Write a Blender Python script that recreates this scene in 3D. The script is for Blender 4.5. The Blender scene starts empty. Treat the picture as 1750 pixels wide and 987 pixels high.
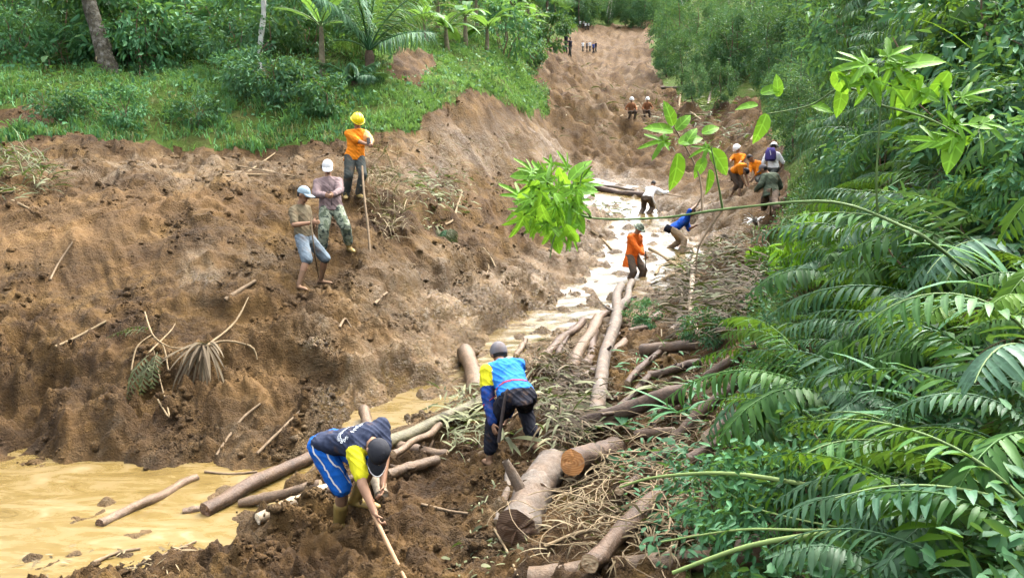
import bpy, bmesh, math, random
import numpy as np
from mathutils import Vector, Matrix, Quaternion
from mathutils.bvhtree import BVHTree
R = math.radians
random.seed(7); rng = np.random.default_rng(7)
scene = bpy.context.scene
C = scene.collection

# ------------------------------------------------------------------ camera
PITCH = R(9.0); FPX = 1373.0; W0, H0 = 1750.0, 987.0
cd = bpy.data.cameras.new('camera'); cam = bpy.data.objects.new('camera', cd); C.objects.link(cam)
cam.location = (0, 0, 0); cam.rotation_euler = (R(90) - PITCH, 0, 0)
cd.sensor_fit = 'HORIZONTAL'; cd.sensor_width = 36.0; cd.lens = 36.0 * FPX / W0
cd.clip_start = 0.05; cd.clip_end = 3000
scene.camera = cam
# ------------------------------------------------------------------ sky, sun, exposure
SUN_EL, SUN_AZ = R(60), R(48)          # azimuth from +Y towards +X: up the valley, to the right
wd = bpy.data.worlds.new('World'); scene.world = wd; wd.use_nodes = True
nt = wd.node_tree; nt.nodes.clear()
sky = nt.nodes.new('ShaderNodeTexSky'); sky.sky_type = 'NISHITA'; sky.sun_disc = False
sky.sun_elevation = SUN_EL; sky.sun_rotation = SUN_AZ
sky.air_density = 1.0; sky.dust_density = 7.0; sky.ozone_density = 0.6
hs = nt.nodes.new('ShaderNodeHueSaturation'); hs.inputs['Saturation'].default_value = 0.35   # overcast: greyer than a clear sky
bgn = nt.nodes.new('ShaderNodeBackground'); bgn.inputs['Strength'].default_value = 0.15
wo = nt.nodes.new('ShaderNodeOutputWorld')
nt.links.new(sky.outputs[0], hs.inputs['Color']); nt.links.new(hs.outputs[0], bgn.inputs[0]); nt.links.new(bgn.outputs[0], wo.inputs[0])
sd = bpy.data.lights.new('sun', 'SUN'); sd.energy = 1.5; sd.angle = R(14); sd.color = (1.0, 0.94, 0.82)
sun = bpy.data.objects.new('sun', sd); C.objects.link(sun)
sdir = Vector((math.sin(SUN_AZ) * math.cos(SUN_EL), math.cos(SUN_AZ) * math.cos(SUN_EL), math.sin(SUN_EL)))
sun.rotation_euler = sdir.to_track_quat('Z', 'Y').to_euler(); sun.location = (0, 10, 40)
vs = scene.view_settings; vs.view_transform = 'Standard'; vs.look = 'None'; vs.gamma = 1.0; vs.use_curve_mapping = False
vs.exposure = 2.6
HAZE = 0.0110
scene.cycles.max_bounces = 5; scene.cycles.diffuse_bounces = 3; scene.cycles.glossy_bounces = 2
scene.cycles.transmission_bounces = 3; scene.cycles.transparent_max_bounces = 6; scene.cycles.volume_bounces = 1
scene.cycles.caustics_reflective = False; scene.cycles.caustics_refractive = False

# ------------------------------------------------------------------ noise
def _hash(ix, iy, seed):
    h = (ix.astype(np.int64) * 374761393 + iy.astype(np.int64) * 668265263 + seed * 982451653) & 0xffffffff
    h = ((h ^ (h >> 13)) * 1274126177) & 0xffffffff
    return (h ^ (h >> 16)) & 0xffffffff
def perlin(x, y, seed=0):
    ix = np.floor(x); iy = np.floor(y); fx = x - ix; fy = y - iy
    u = fx * fx * fx * (fx * (fx * 6 - 15) + 10); v = fy * fy * fy * (fy * (fy * 6 - 15) + 10)
    def g(dx, dy):
        a = _hash(ix + dx, iy + dy, seed) * (2 * math.pi / 4294967296.0)
        return np.cos(a) * (fx - dx) + np.sin(a) * (fy - dy)
    a = g(0, 0); b = g(1, 0); c = g(0, 1); d = g(1, 1)
    return ((a + (b - a) * u) * (1 - v) + (c + (d - c) * u) * v) * 1.5
def fbm(x, y, oct=4, seed=0, gain=0.5):
    s = 0; a = 1.0
    for o in range(oct):
        s = s + a * perlin(x * 2 ** o, y * 2 ** o, seed + o * 17); a *= gain
    return s
def cells(x, y, seed=0):
    """distance to the nearest feature point and a random value of that point"""
    ix = np.floor(x); iy = np.floor(y)
    best = np.full(x.shape, 9.0); val = np.zeros(x.shape)
    for dx in (-1, 0, 1):
        for dy in (-1, 0, 1):
            h = _hash(ix + dx, iy + dy, seed)
            px = ix + dx + (h & 1023) / 1023.0; py = iy + dy + ((h >> 10) & 1023) / 1023.0
            d = (px - x) ** 2 + (py - y) ** 2
            m = d < best; best = np.where(m, d, best); val = np.where(m, ((h >> 20) & 1023) / 1023.0, val)
    return np.sqrt(best), val
def sstep(a, b, x):
    t = np.clip((x - a) / (b - a), 0, 1); return t * t * (3 - 2 * t)

# ------------------------------------------------------------------ pixel ray -> world
FW = np.array([0, math.cos(PITCH), -math.sin(PITCH)]); UP = np.array([0, math.sin(PITCH), math.cos(PITCH)]); RT = np.array([1.0, 0, 0])
def ray(px, py): return FW + RT * ((px - W0 / 2) / FPX) - UP * ((py - H0 / 2) / FPX)
def P(px, py, t): return ray(px, py) * t

# ------------------------------------------------------------------ terrain survey: points of the ground with their distance
CP = [
 (0,987,6.2),(0,800,8.8),(0,740,9.3),(0,600,10.2),(0,480,11.3),(0,380,12.6),(0,320,14),(0,262,17),(0,245,18),(0,200,19.0),(0,140,20),(0,125,22),(0,60,27),(0,-60,40),(0,-250,75),
 (-400,900,7.4),(-400,740,9.2),(-400,600,10),(-400,480,11),(-400,330,13.6),(-400,260,17),(-400,140,20),(-400,120,22.5),(-400,60,27),(-400,-60,40),(-400,-250,75),
 (300,987,6.1),(300,900,7.2),(300,795,8.85),(300,700,9.6),(300,600,10.4),(300,500,11.3),(300,400,12.5),(300,330,14),(300,290,16),(300,255,18.3),(300,200,19.3),(300,155,20.2),(300,140,22),(300,60,27),(300,-60,40),(300,-250,75),
 (150,420,12.1),(150,650,9.9),(150,320,14.1),
 (500,780,9.1),(500,720,9.6),(450,600,10.5),(430,660,10.0),(520,500,12.1),(590,435,13.4),(605,345,14.9),(500,300,16.2),(500,260,18.3),(500,170,20),(500,100,23),(500,30,28),(520,-60,42),
 (420,450,12.0),(420,330,14.2),
 (640,640,10.7),(600,600,10.8),(560,650,10.1),(650,540,11.8),(650,470,13.2),(680,400,14.7),(700,320,17),(720,260,19.5),(650,215,19.8),(650,150,21.5),(650,100,24),(640,40,30),
 (780,250,21),(800,190,23),(830,165,25),(760,140,25.5),(740,90,29),(700,115,25.6),(700,78,27.6),(700,40,33),
 (900,195,31),(860,130,32),(870,95,38),(870,112,35.5),(850,60,45),(935,95,55),(925,130,48),(920,160,40),(930,20,80),(800,20,60),(700,-40,75),
 (900,240,28.5),(940,235,35),(990,235,38),(850,250,26),(850,300,22),(780,350,18.5),(860,400,18.5),(800,450,15.8),(760,500,14),(730,560,12.4),(900,450,17),(960,400,21),(980,330,28),(960,260,33),(950,210,42),(1050,210,46),(1050,150,66),(1000,95,120),(990,130,82),(1060,120,90),(960,110,92),(970,80,125),(1010,75,140),(1070,85,125),(1100,130,80),(1040,60,165),(1060,42,195),(1060,0,260),(900,-15,190),(1250,-20,200),(600,-100,120),(980,60,150),
 (1110,100,115),(1120,60,150),(1150,150,62),(1200,200,46),(1260,165,50),(1300,120,58),(1300,60,75),(1400,60,60),(1400,0,80),(1200,240,38),(1200,300,30),(1200,345,25.5),(1255,335,24),(1320,375,20),(1320,300,25),(1220,400,21.5),(1180,450,18.5),(1150,520,15),(1250,520,12.5),(1250,450,15.5),(1350,420,14),(1380,330,18),(1380,250,24),(1450,180,20),(1380,180,38),
 (1500,300,12),(1600,200,9),(1700,100,7.5),(1750,-50,7),(1500,50,16),(1600,-100,20),
 (1100,600,11.2),(1000,600,12.2),(1000,700,9.6),(1150,700,8.6),(900,750,8.6),(1250,650,8),(1300,550,9.5),(1450,500,8),(1450,650,5.8),(1600,500,6),(1600,700,4.2),(1750,600,3.6),(1750,850,2.7),(1750,987,2.4),(1500,850,4),(1500,987,3.4),(1250,850,5.6),(1250,987,4.6),(1000,870,6.4),(1000,987,5.2),(800,987,5.5),(800,900,6.7),(800,810,7.8),(600,900,6.95),(600,987,5.9),(450,905,7),(400,987,5.95),(700,850,7.4),(240,987,6.15),
 (2100,500,4),(2100,100,6),(2100,900,2.0),(2100,-150,9),
]
pts = [P(*c) for c in CP] + [np.array(p) for p in ((-3,3,-2.75),(-4.2,4.5,-3.1),(0,3.2,-2.25),(0,1.5,-1.65),(2,2,-1.1),(-1.3,1.5,-2.1),(1.2,1.2,-1.1),(0,0.8,-1.55))]
pts = np.array(pts)
_u = pts[:, 0] / pts[:, 1]; _v = np.log(pts[:, 1]) * 0.55; _e = pts[:, 2] / pts[:, 1]
def _tk(r2): return r2 * np.log(r2 + 1e-12)
_n = len(pts); A = np.zeros((_n + 3, _n + 3))
A[:_n, :_n] = _tk((_u[:, None] - _u) ** 2 + (_v[:, None] - _v) ** 2) + np.eye(_n) * 2e-4
A[:_n, _n] = 1; A[:_n, _n + 1] = _u; A[:_n, _n + 2] = _v; A[_n:, :_n] = A[:_n, _n:].T
_w = np.linalg.solve(A, np.concatenate([_e, np.zeros(3)]))
def base_e(u, v):
    out = np.empty(u.shape)
    for i in range(0, len(u), 20000):
        a, b = u[i:i + 20000, None], v[i:i + 20000, None]
        out[i:i + 20000] = (_tk((a - _u) ** 2 + (b - _v) ** 2)) @ _w[:_n] + _w[_n] + _w[_n + 1] * a[:, 0] + _w[_n + 2] * b[:, 0]
    return out
# grid: fan of columns, rows by distance (dense where the picture needs it)
NU = 620
US = np.linspace(-0.86, 0.86, NU)
rows = np.concatenate([np.geomspace(0.8, 4.5, 40, endpoint=False), np.geomspace(4.5, 16, 330, endpoint=False), np.geomspace(16, 60, 190, endpoint=False), np.geomspace(60, 420, 80)])
NV = len(rows)
LV = np.log(rows)
# coarse evaluation of the spline, then bilinear
cu = np.linspace(-0.86, 0.86, 150); cv = np.linspace(LV[0], LV[-1], 260)
CE = base_e(np.repeat(cu[None], 260, 0).ravel(), np.repeat(cv[:, None] * 0.55, 150, 1).ravel()).reshape(260, 150)
def bil(grid, gu, gv, u, v):
    a = np.clip((u - gu[0]) / (gu[-1] - gu[0]) * (len(gu) - 1), 0, len(gu) - 1.001); b = np.clip((v - gv[0]) / (gv[-1] - gv[0]) * (len(gv) - 1), 0, len(gv) - 1.001)
    i = a.astype(int); j = b.astype(int); fa = a - i; fb = b - j
    return (grid[j, i] * (1 - fa) + grid[j, i + 1] * fa) * (1 - fb) + (grid[j + 1, i] * (1 - fa) + grid[j + 1, i + 1] * fa) * fb
def base_h(x, y): return bil(CE, cu, cv, x / y, np.log(y)) * y

# stream: (px, py, distance, half width in metres)
CH = [(-300,905,7.35,1.9),(-100,895,7.45,1.5),(90,885,7.55,1.4),(230,868,7.75,1.1),(330,842,8.05,0.68),(430,822,8.33,0.34),(540,785,8.8,0.22),(640,712,9.95,0.34),(735,672,10.65,0.30),(815,625,11.8,0.18),(880,580,13.1,0.30),(945,540,14.5,0.55),(1020,505,16.2,0.60),(1085,462,19.0,1.1),(1120,410,23.5,1.25),(1100,375,27.2,0.9),(1035,345,31.5,1.1),(1030,312,35.5,.9),(1015,298,38,.3)]
def base_hit(px, py):
    tt_ = np.geomspace(3, 80, 900); q = ray(px, py)[None] * tt_[:, None]; i = np.where(q[:, 2] < base_h(q[:, 0], q[:, 1]))[0]
    return q[i[0]] - np.array([0, 0, .06]) if len(i) else P(px, py, 30)
_cp = np.array([P(a, b, t) if t < 8.4 else base_hit(a, b) for a, b, t, w in CH]); _cw = np.array([c[3] for c in CH])
# water level never rises downstream
for i in range(len(_cp) - 2, -1, -1): _cp[i, 2] = min(_cp[i, 2], _cp[i + 1, 2])
_s = np.linspace(0, len(CH) - 1, 420); _i = np.clip(_s.astype(int), 0, len(CH) - 2); _f = (_s - _i)
_f2 = _f
CL = _cp[_i] * (1 - _f2[:, None]) + _cp[_i + 1] * _f2[:, None]; CW = _cw[_i] * (1 - _f2) + _cw[_i + 1] * _f2
for _ in range(6): CL[1:-1] = (CL[:-2] + CL[1:-1] * 2 + CL[2:]) / 4
def channel(x, y):
    r = np.full(x.shape, 99.0); lev = np.zeros(x.shape); dist = np.full(x.shape, 99.0)
    for i in range(0, len(x), 20000):
        d = (x[i:i + 20000, None] - CL[:, 0]) ** 2 + (y[i:i + 20000, None] - CL[:, 1]) ** 2
        k = np.argmin(d / CW ** 2, 1); j = np.arange(len(k))
        r[i:i + 20000] = np.sqrt(d[j, k]) / CW[k]; dist[i:i + 20000] = np.sqrt(d[j, k]); lev[i:i + 20000] = CL[k, 2]
    return r, lev, dist

X = (US[None, :] * rows[:, None]); Y = np.repeat(rows[:, None], NU, 1)
x = X.ravel(); y = Y.ravel()
z = base_h(x, y)
# screen-free masks in fan coordinates (bearing u, distance y)
u = x / y
m = (y > 5.5) & (y < 50) & (u > -0.86) & (u < 0.3)
rr = np.full(x.shape, 99.0); lv = np.zeros(x.shape); dd = np.full(x.shape, 99.0); rr[m], lv[m], dd[m] = channel(x[m], y[m])
# vegetated ground: polygons given by pixel outline on the base surface are replaced by a bearing/elevation test
EL = bil(CE, cu, cv, u, np.log(y))
def pix(x, y, z):
    d = y * FW[1] + z * FW[2]; return W0 / 2 + FPX * x / d, H0 / 2 - FPX * (y * UP[1] + z * UP[2]) / d
PXX, PYY = pix(x, y, z)
def inpoly(px, py, poly):
    ins = np.zeros(px.shape, bool); n = len(poly)
    for i in range(n):
        x1, y1 = poly[i]; x2, y2 = poly[(i + 1) % n]
        c = ((y1 > py) != (y2 > py)) & (px < (x2 - x1) * (py - y1) / (y2 - y1 + 1e-9) + x1); ins ^= c
    return ins
wob = fbm(x / np.maximum(y, 1) * 40, np.log(y) * 22, 3, 5) * 9
SLIDE = [(-900,252),(0,250),(120,240),(300,256),(500,252),(640,232),(700,226),(742,190),(800,150),(880,185),(930,200),(940,150),(905,138),(945,70),(990,45),(1060,45),(1120,30),(1110,95),(1130,150),(1200,195),(1285,175),(1330,250),(1350,330),(1320,420),(1290,480),(1270,560),(1265,640),(1260,720),(1235,800),(1200,880),(1170,987),(1150,1100),(-900,1400)]
mud = inpoly(PXX + wob, PYY + wob * 0.5, SLIDE) | ((y < 5.2) & (u < 0.1))
scarp = inpoly(PXX + wob * .7, PYY + wob * .7, [(660,118),(690,86),(730,92),(742,112),(720,140),(680,140)]) | inpoly(PXX + wob * .6, PYY + wob * .6, [(-20,195),(60,180),(95,195),(80,222),(0,232)])
veg = (~mud) & (~scarp)
# roughness of the mud: soft streaked fan on the left slope, clods elsewhere
smooth_fan = np.exp(-(((PXX - 170) / 260) ** 2 + ((PYY - 430) / 90) ** 2))
amp = (1 - 0.7 * smooth_fan) * (1 + .5 * sstep(500, 580, PYY) * sstep(760, 640, PXX))
near = 1.0
big = fbm(x / 1.7, y / 1.7, 3, 11) * (0.09 + .07 * sstep(10, 13, y))
wx = x + 0.12 * perlin(x / .35, y / .35, 31); wy = y + 0.12 * perlin(x / .35, y / .35, 32)
f1, v1 = cells(wx / 0.42, wy / 0.42, 3); f2, v2 = cells(wx / 0.17 + 9, wy / 0.17, 4)
f3, v3 = cells(wx / 0.085 + 3, wy / 0.085, 6)
cl = np.clip(.9 - f1, 0, 1) * (v1 ** 2) * 0.10 + np.clip(.85 - f2, 0, 1) * (v2 ** 1.5) * 0.105 + np.clip(.8 - f3, 0, 1) * (v3 ** 1.5) * .075 * sstep(20, 12, y)
patch = sstep(-0.35, 0.35, fbm(x / 1.1, y / 1.1, 2, 77))
bump = big + cl * amp * (0.35 + 0.65 * patch) + np.abs(fbm(x / 0.55, y / 0.55, 5, 21, .6)) * 0.11 * amp - 0.06
bump += fbm(x / 0.15, y / 0.15, 3, 27, .6) * 0.045 * (0.3 + 0.7 * patch) * (1 - .6 * smooth_fan) * sstep(24, 12, y)
# rills running down the fan
bump += smooth_fan * 0.05 * fbm((x * .8 + y * .6) / 0.16, (y * .8 - x * .6) / 1.6, 3, 41)
far = sstep(18, 45, y)
bump = bump * (1 - far) + far * (fbm(x / 5, y / 5, 5, 51) * 0.7 + fbm(x / 1.4, y / 1.4, 4, 52, .65) * 0.5 + cl * 1.2)
z = z + np.where(mud | scarp, bump, big * 0.8 + fbm(x / 0.6, y / 0.6, 3, 61) * 0.06)
# little cut banks of the mudflow
terr = fbm(x / 1.3 + 4, y / 1.3, 3, 91)
z += np.where(mud & (y < 26), (sstep(-0.02, 0.05, terr) - 0.5) * 0.12 * amp * (.4 + .6 * sstep(10.5, 12.5, y)), 0)
for line, hgt, wid in (([(300, 520), (480, 520), (560, 556), (640, 520), (720, 482), (800, 452), (880, 418), (960, 398), (1010, 385)], .30, 80), ([(250, 640), (380, 610), (450, 592), (520, 598), (600, 640), (700, 618), (760, 588), (850, 540), (930, 508), (1000, 470)], .34, 75), ([(560, 330), (640, 345), (720, 372), (800, 380), (900, 345), (980, 300)], .22, 60)):
    ln = np.array(line, float); yl = np.interp(PXX, ln[:, 0], ln[:, 1]) + 16 * fbm(x / .8, y / .8, 4, 203 + wid); sdl = PYY - yl
    ends = sstep(ln[0, 0] - 60, ln[0, 0] + 60, PXX) * sstep(ln[-1, 0] + 50, ln[-1, 0] - 50, PXX) * (.35 + .65 * sstep(-.25, .2, fbm(x / 1.6, y / 1.6, 2, 301 + wid)))
    z += np.where(mud & (y < 30), hgt * (.5 - sstep(-5, 7, sdl)) * np.exp(-(sdl / wid) ** 2) * ends, 0)
# carve the stream bed
cn = fbm(x / 0.62, y / 0.62, 3, 71)
cn2 = fbm(x / 0.16, y / 0.16, 3, 73)
pool = sstep(9.6, 8.8, y)
k = sstep(0.75, 1.75 - .25 * pool, rr + cn * (0.4 - .25 * pool))
bed = lv - 0.10 + np.clip(cn, -0.25, 1) * (0.26 - .11 * pool) + cn2 * .03
z = np.where(rr < 4, bed * (1 - k) + np.maximum(z, lv + 0.08 * k) * k, z)
Z = z.reshape(NV, NU); ZW = np.where(rr < 1.6, np.maximum(z, lv), z).reshape(NV, NU)      # ground, and ground or water surface
lin_row = np.arange(NV)
def Hh(xx, yy, Z=None):
    Z = ZW if Z is None else Z
    xx = np.asarray(xx, float); yy = np.maximum(np.asarray(yy, float), 0.81)
    a = np.clip((xx / yy + 0.86) / 1.72 * (NU - 1), 0, NU - 1.001); b = np.clip(np.interp(np.log(yy), LV, lin_row), 0, NV - 1.001)
    i = a.astype(int); j = b.astype(int); fa = a - i; fb = b - j
    return (Z[j, i] * (1 - fa) + Z[j, i + 1] * fa) * (1 - fb) + (Z[j + 1, i] * (1 - fa) + Z[j + 1, i + 1] * fa) * fb
def H(a, b): return float(Hh(np.array([a]), np.array([b]))[0])
_tt = np.geomspace(1.2, 380, 1500)
def G(px, py, tmin=0, dz=0.0):
    """the ground point seen at a pixel"""
    p = ray(px, py)[None] * _tt[:, None]
    h = p[:, 2] - Hh(p[:, 0], p[:, 1]) - dz
    ok = np.where((h < 0) & (_tt > tmin))[0]
    i = ok[0] if len(ok) else len(_tt) - 1
    q = p[i]; return Vector((q[0], q[1], H(q[0], q[1])))
def depth(p): return float(p[1] * FW[1] + p[2] * FW[2])

# ------------------------------------------------------------------ mesh helpers
def mk(name, verts, faces, mat=None, parent=None, smooth=False, link=True):
    me = bpy.data.meshes.new(name)
    verts = np.asarray(verts, np.float32)
    if isinstance(faces, np.ndarray):
        nf, k = faces.shape
        me.vertices.add(len(verts)); me.vertices.foreach_set('co', verts.ravel())
        me.loops.add(nf * k); me.loops.foreach_set('vertex_index', faces.astype(np.int32).ravel())
        me.polygons.add(nf); me.polygons.foreach_set('loop_start', np.arange(0, nf * k, k, dtype=np.int32))
        me.update(calc_edges=True)
    else:
        me.from_pydata([tuple(v) for v in verts], [], faces); me.update()
    if smooth: me.polygons.foreach_set('use_smooth', np.ones(len(me.polygons), bool))
    if mat: me.materials.append(mat)
    if not link: return me
    return ob(name, me, parent)
def ob(name, me, parent=None):
    o = bpy.data.objects.new(name, me); C.objects.link(o)
    if parent: o.parent = parent
    return o
def tag(o, label, cat, group=None):
    o['label'] = label; o['category'] = cat
    if group: o['group'] = group
    return o
def struct(o, kind='structure', label=None, cat=None):
    o['kind'] = kind
    if label: o['label'] = label
    if cat: o['category'] = cat
    return o
def empty(name, loc, rz=0.0, label=None, cat=None, group=None):
    o = bpy.data.objects.new(name, None); C.objects.link(o); o.location = loc; o.rotation_euler = (0, 0, rz); o.empty_display_size = .1
    if label: tag(o, label, cat, group)
    return o
def copy_tree(o, parent=None):
    c = o.copy(); C.objects.link(c); c.parent = parent
    for ch in o.children: copy_tree(ch, c)
    return c

# ------------------------------------------------------------------ materials
def mat(name):
    m_ = bpy.data.materials.new(name); m_.use_nodes = True; t = m_.node_tree; t.nodes.clear()
    o = t.nodes.new('ShaderNodeOutputMaterial'); return m_, t, o
def nd(t, typ, ins=None, **kw):
    n = t.nodes.new(typ)
    for a, b in kw.items(): setattr(n, a, b)
    for a, b in (ins or {}).items():
        if isinstance(b, bpy.types.NodeSocket): t.links.new(b, n.inputs[a])
        else: n.inputs[a].default_value = b
    return n
def ramp(t, fac, stops):
    n = t.nodes.new('ShaderNodeValToRGB'); t.links.new(fac, n.inputs[0]); e = n.color_ramp.elements
    e[0].position, e[0].color = stops[0][0], (*stops[0][1], 1); e[1].position, e[1].color = stops[-1][0], (*stops[-1][1], 1)
    for p, c in stops[1:-1]:
        q = e.new(p); q.color = (*c, 1)
    return n.outputs[0]
def mixc(t, f, a, b, mode='MIX'):
    n = t.nodes.new('ShaderNodeMix'); n.data_type = 'RGBA'; n.blend_type = mode
    for s, v in ((0, f), (6, a), (7, b)):
        if isinstance(v, bpy.types.NodeSocket): t.links.new(v, n.inputs[s])
        else: n.inputs[s].default_value = v if s == 0 else (*v, 1)
    return n.outputs[2]
def noise(t, scale, detail=4, rough=.6, vec=None, dist=0):
    n = nd(t, 'ShaderNodeTexNoise', {'Scale': scale, 'Detail': detail, 'Roughness': rough, 'Distortion': dist})
    if vec is not None: t.links.new(vec, n.inputs['Vector'])
    return n.outputs[0]
def objco(t): return nd(t, 'ShaderNodeTexCoord').outputs['Object']
def bumpn(t, h, strength, dist):
    return nd(t, 'ShaderNodeBump', {'Height': h, 'Strength': strength, 'Distance': dist}).outputs[0]
def simple(name, col, rough=.7, var=.25, scale=30, bump=0.0, spec=.3, dirt=None, dirt_amt=.5):
    m_, t, o = mat(name); co = objco(t)
    n1 = noise(t, scale, 4, .6, co)
    c = ramp(t, n1, [(.25, tuple(v * (1 - var) for v in col)), (.75, tuple(min(1, v * (1 + var)) for v in col))])
    if dirt:
        n2 = noise(t, 7, 4, .65, co); f = nd(t, 'ShaderNodeMapRange', {0: n2, 1: .66 - dirt_amt * .3, 2: .82, 3: 0, 4: .9}).outputs[0]
        c = mixc(t, f, c, dirt)
    b = nd(t, 'ShaderNodeBsdfPrincipled', {'Base Color': c, 'Roughness': rough, 'Specular IOR Level': spec})
    if bump: t.links.new(bumpn(t, noise(t, scale * 2, 5, .6, co), .7, bump), b.inputs['Normal'])
    t.links.new(b.outputs[0], o.inputs[0]); return m_
def leafmat(name, cols, trans=.3, rough=.5, spec=.25, vein=0):
    """foliage: colour varies per leaf and per plant"""
    m_, t, o = mat(name)
    g = nd(t, 'ShaderNodeNewGeometry'); oi = nd(t, 'ShaderNodeObjectInfo')
    f = nd(t, 'ShaderNodeMath', {0: g.outputs['Random Per Island'], 1: .6}, operation='MULTIPLY')
    f2 = nd(t, 'ShaderNodeMath', {0: oi.outputs['Random'], 1: .4, 2: f.outputs[0]}, operation='MULTIPLY_ADD')
    n = len(cols); c = ramp(t, f2.outputs[0], [(i / (n - 1) * .8 + .1, cols[i]) for i in range(n)])
    co = objco(t)
    n1 = noise(t, 1.3, 3, .6, co)
    c = mixc(t, nd(t, 'ShaderNodeMapRange', {0: n1, 1: .35, 2: .7, 3: 0, 4: .3}).outputs[0], c, tuple(v * .7 for v in cols[0]))
    if vein:
        sx = nd(t, 'ShaderNodeSeparateXYZ', {0: co}); ay = nd(t, 'ShaderNodeMath', {0: sx.outputs[1]}, operation='ABSOLUTE').outputs[0]
        sw = nd(t, 'ShaderNodeMath', {0: ay, 1: -.8, 2: sx.outputs[0]}, operation='MULTIPLY_ADD').outputs[0]; fr_ = nd(t, 'ShaderNodeMath', {0: sw, 1: vein / 6.0}, operation='PINGPONG').outputs[0]
        l1 = nd(t, 'ShaderNodeMapRange', {0: fr_, 1: 0, 2: vein * .03, 3: 1, 4: 0}).outputs[0]; l2 = nd(t, 'ShaderNodeMapRange', {0: ay, 1: 0, 2: vein * .028, 3: 1, 4: 0}).outputs[0]
        vf = nd(t, 'ShaderNodeMath', {0: l1, 1: .45, 2: l2}, operation='MULTIPLY_ADD').outputs[0]; vf = nd(t, 'ShaderNodeMath', {0: vf, 1: .5 if vein > .5 else .22}, operation='MINIMUM').outputs[0]
        c = mixc(t, vf, c, tuple(min(1, v * 1.9 + .03) for v in cols[-1])); c = mixc(t, nd(t, 'ShaderNodeMapRange', {0: noise(t, 5 / vein, 4, .7, co), 1: .56, 2: .72, 3: 0, 4: .55}).outputs[0], c, tuple(v * .45 for v in cols[0]))
    b = nd(t, 'ShaderNodeBsdfPrincipled', {'Base Color': c, 'Roughness': rough, 'Specular IOR Level': spec})
    tr = nd(t, 'ShaderNodeBsdfTranslucent', {'Color': mixc(t, .6, c, (.25, .42, .03))})
    mx = nd(t, 'ShaderNodeMixShader', {0: trans, 1: b.outputs[0], 2: tr.outputs[0]})
    t.links.new(mx.outputs[0], o.inputs[0]); return m_

def earth_mat():
    m_, t, o = mat('earth'); co = objco(t)
    at = nd(t, 'ShaderNodeAttribute', attribute_name='wet').outputs['Fac']; oc = nd(t, 'ShaderNodeAttribute', attribute_name='soil').outputs['Fac']
    n1 = noise(t, .9, 5, .62, co); n2 = noise(t, 6, 5, .65, co); n3 = noise(t, 38, 4, .7, co)
    dry = ramp(t, n1, [(.3, (.062, .031, .0085)), (.5, (.112, .060, .0150)), (.70, (.172, .100, .026))])
    dry = mixc(t, nd(t, 'ShaderNodeMapRange', {0: n2, 1: .42, 2: .72, 3: 0, 4: .7}).outputs[0], dry, (.040, .021, .0075))
    och = ramp(t, n2, [(.3, (.15, .080, .025)), (.7, (.235, .138, .048))])
    c = mixc(t, oc, dry, och)
    pale = ramp(t, n2, [(.3, (.145, .084, .030)), (.55, (.225, .148, .060)), (.75, (.31, .225, .110))])
    wf = nd(t, 'ShaderNodeMath', {0: at, 1: nd(t, 'ShaderNodeMapRange', {0: n2, 1: .3, 2: .62, 3: .35, 4: 1}).outputs[0]}, operation='MULTIPLY').outputs[0]
    c = mixc(t, wf, c, pale)
    c = mixc(t, .55, c, ramp(t, n3, [(.3, (.55, .52, .5)), (.65, (1, 1, 1))]), 'MULTIPLY')
    rg = nd(t, 'ShaderNodeMapRange', {0: wf, 1: .1, 2: .8, 3: .92, 4: .22}).outputs[0]
    b = nd(t, 'ShaderNodeBsdfPrincipled', {'Base Color': c, 'Roughness': rg, 'Specular IOR Level': .4})
    vo = nd(t, 'ShaderNodeTexVoronoi', {'Vector': nd(t, 'ShaderNodeMix', {0: .12, 4: co, 5: nd(t, 'ShaderNodeTexNoise', {'Vector': co, 'Scale': 20.0}).outputs['Color']}, data_type='VECTOR').outputs[1], 'Scale': 13.0, 'Detail': 2.0, 'Roughness': .6, 'Randomness': 1.0}).outputs['Distance']
    h = nd(t, 'ShaderNodeMath', {0: vo, 1: -.55, 2: noise(t, 11, 8, .78, co)}, operation='MULTIPLY_ADD').outputs[0]; h = nd(t, 'ShaderNodeMath', {0: n3, 1: .25, 2: h}, operation='MULTIPLY_ADD').outputs[0]
    bs = nd(t, 'ShaderNodeMapRange', {0: noise(t, 1.5, 3, .5, co), 1: .35, 2: .6, 3: .5, 4: 1.0}).outputs[0]
    t.links.new(bumpn(t, h, bs, .13), b.inputs['Normal']); t.links.new(b.outputs[0], o.inputs[0]); return m_
def soilgreen_mat():
    m_, t, o = mat('mossy_soil'); co = objco(t)
    n1 = noise(t, 1.2, 5, .65, co); n2 = noise(t, 9, 5, .7, co)
    c = ramp(t, n1, [(.3, (.035, .060, .014)), (.5, (.075, .125, .022)), (.62, (.09, .11, .03)), (.8, (.11, .065, .03))])
    c = mixc(t, .7, c, ramp(t, n2, [(.3, (.35, .35, .3)), (.7, (1, 1, 1))]), 'MULTIPLY')
    b = nd(t, 'ShaderNodeBsdfPrincipled', {'Base Color': c, 'Roughness': .95, 'Specular IOR Level': .1})
    t.links.new(bumpn(t, n2, 1, .08), b.inputs['Normal']); t.links.new(b.outputs[0], o.inputs[0]); return m_
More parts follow.
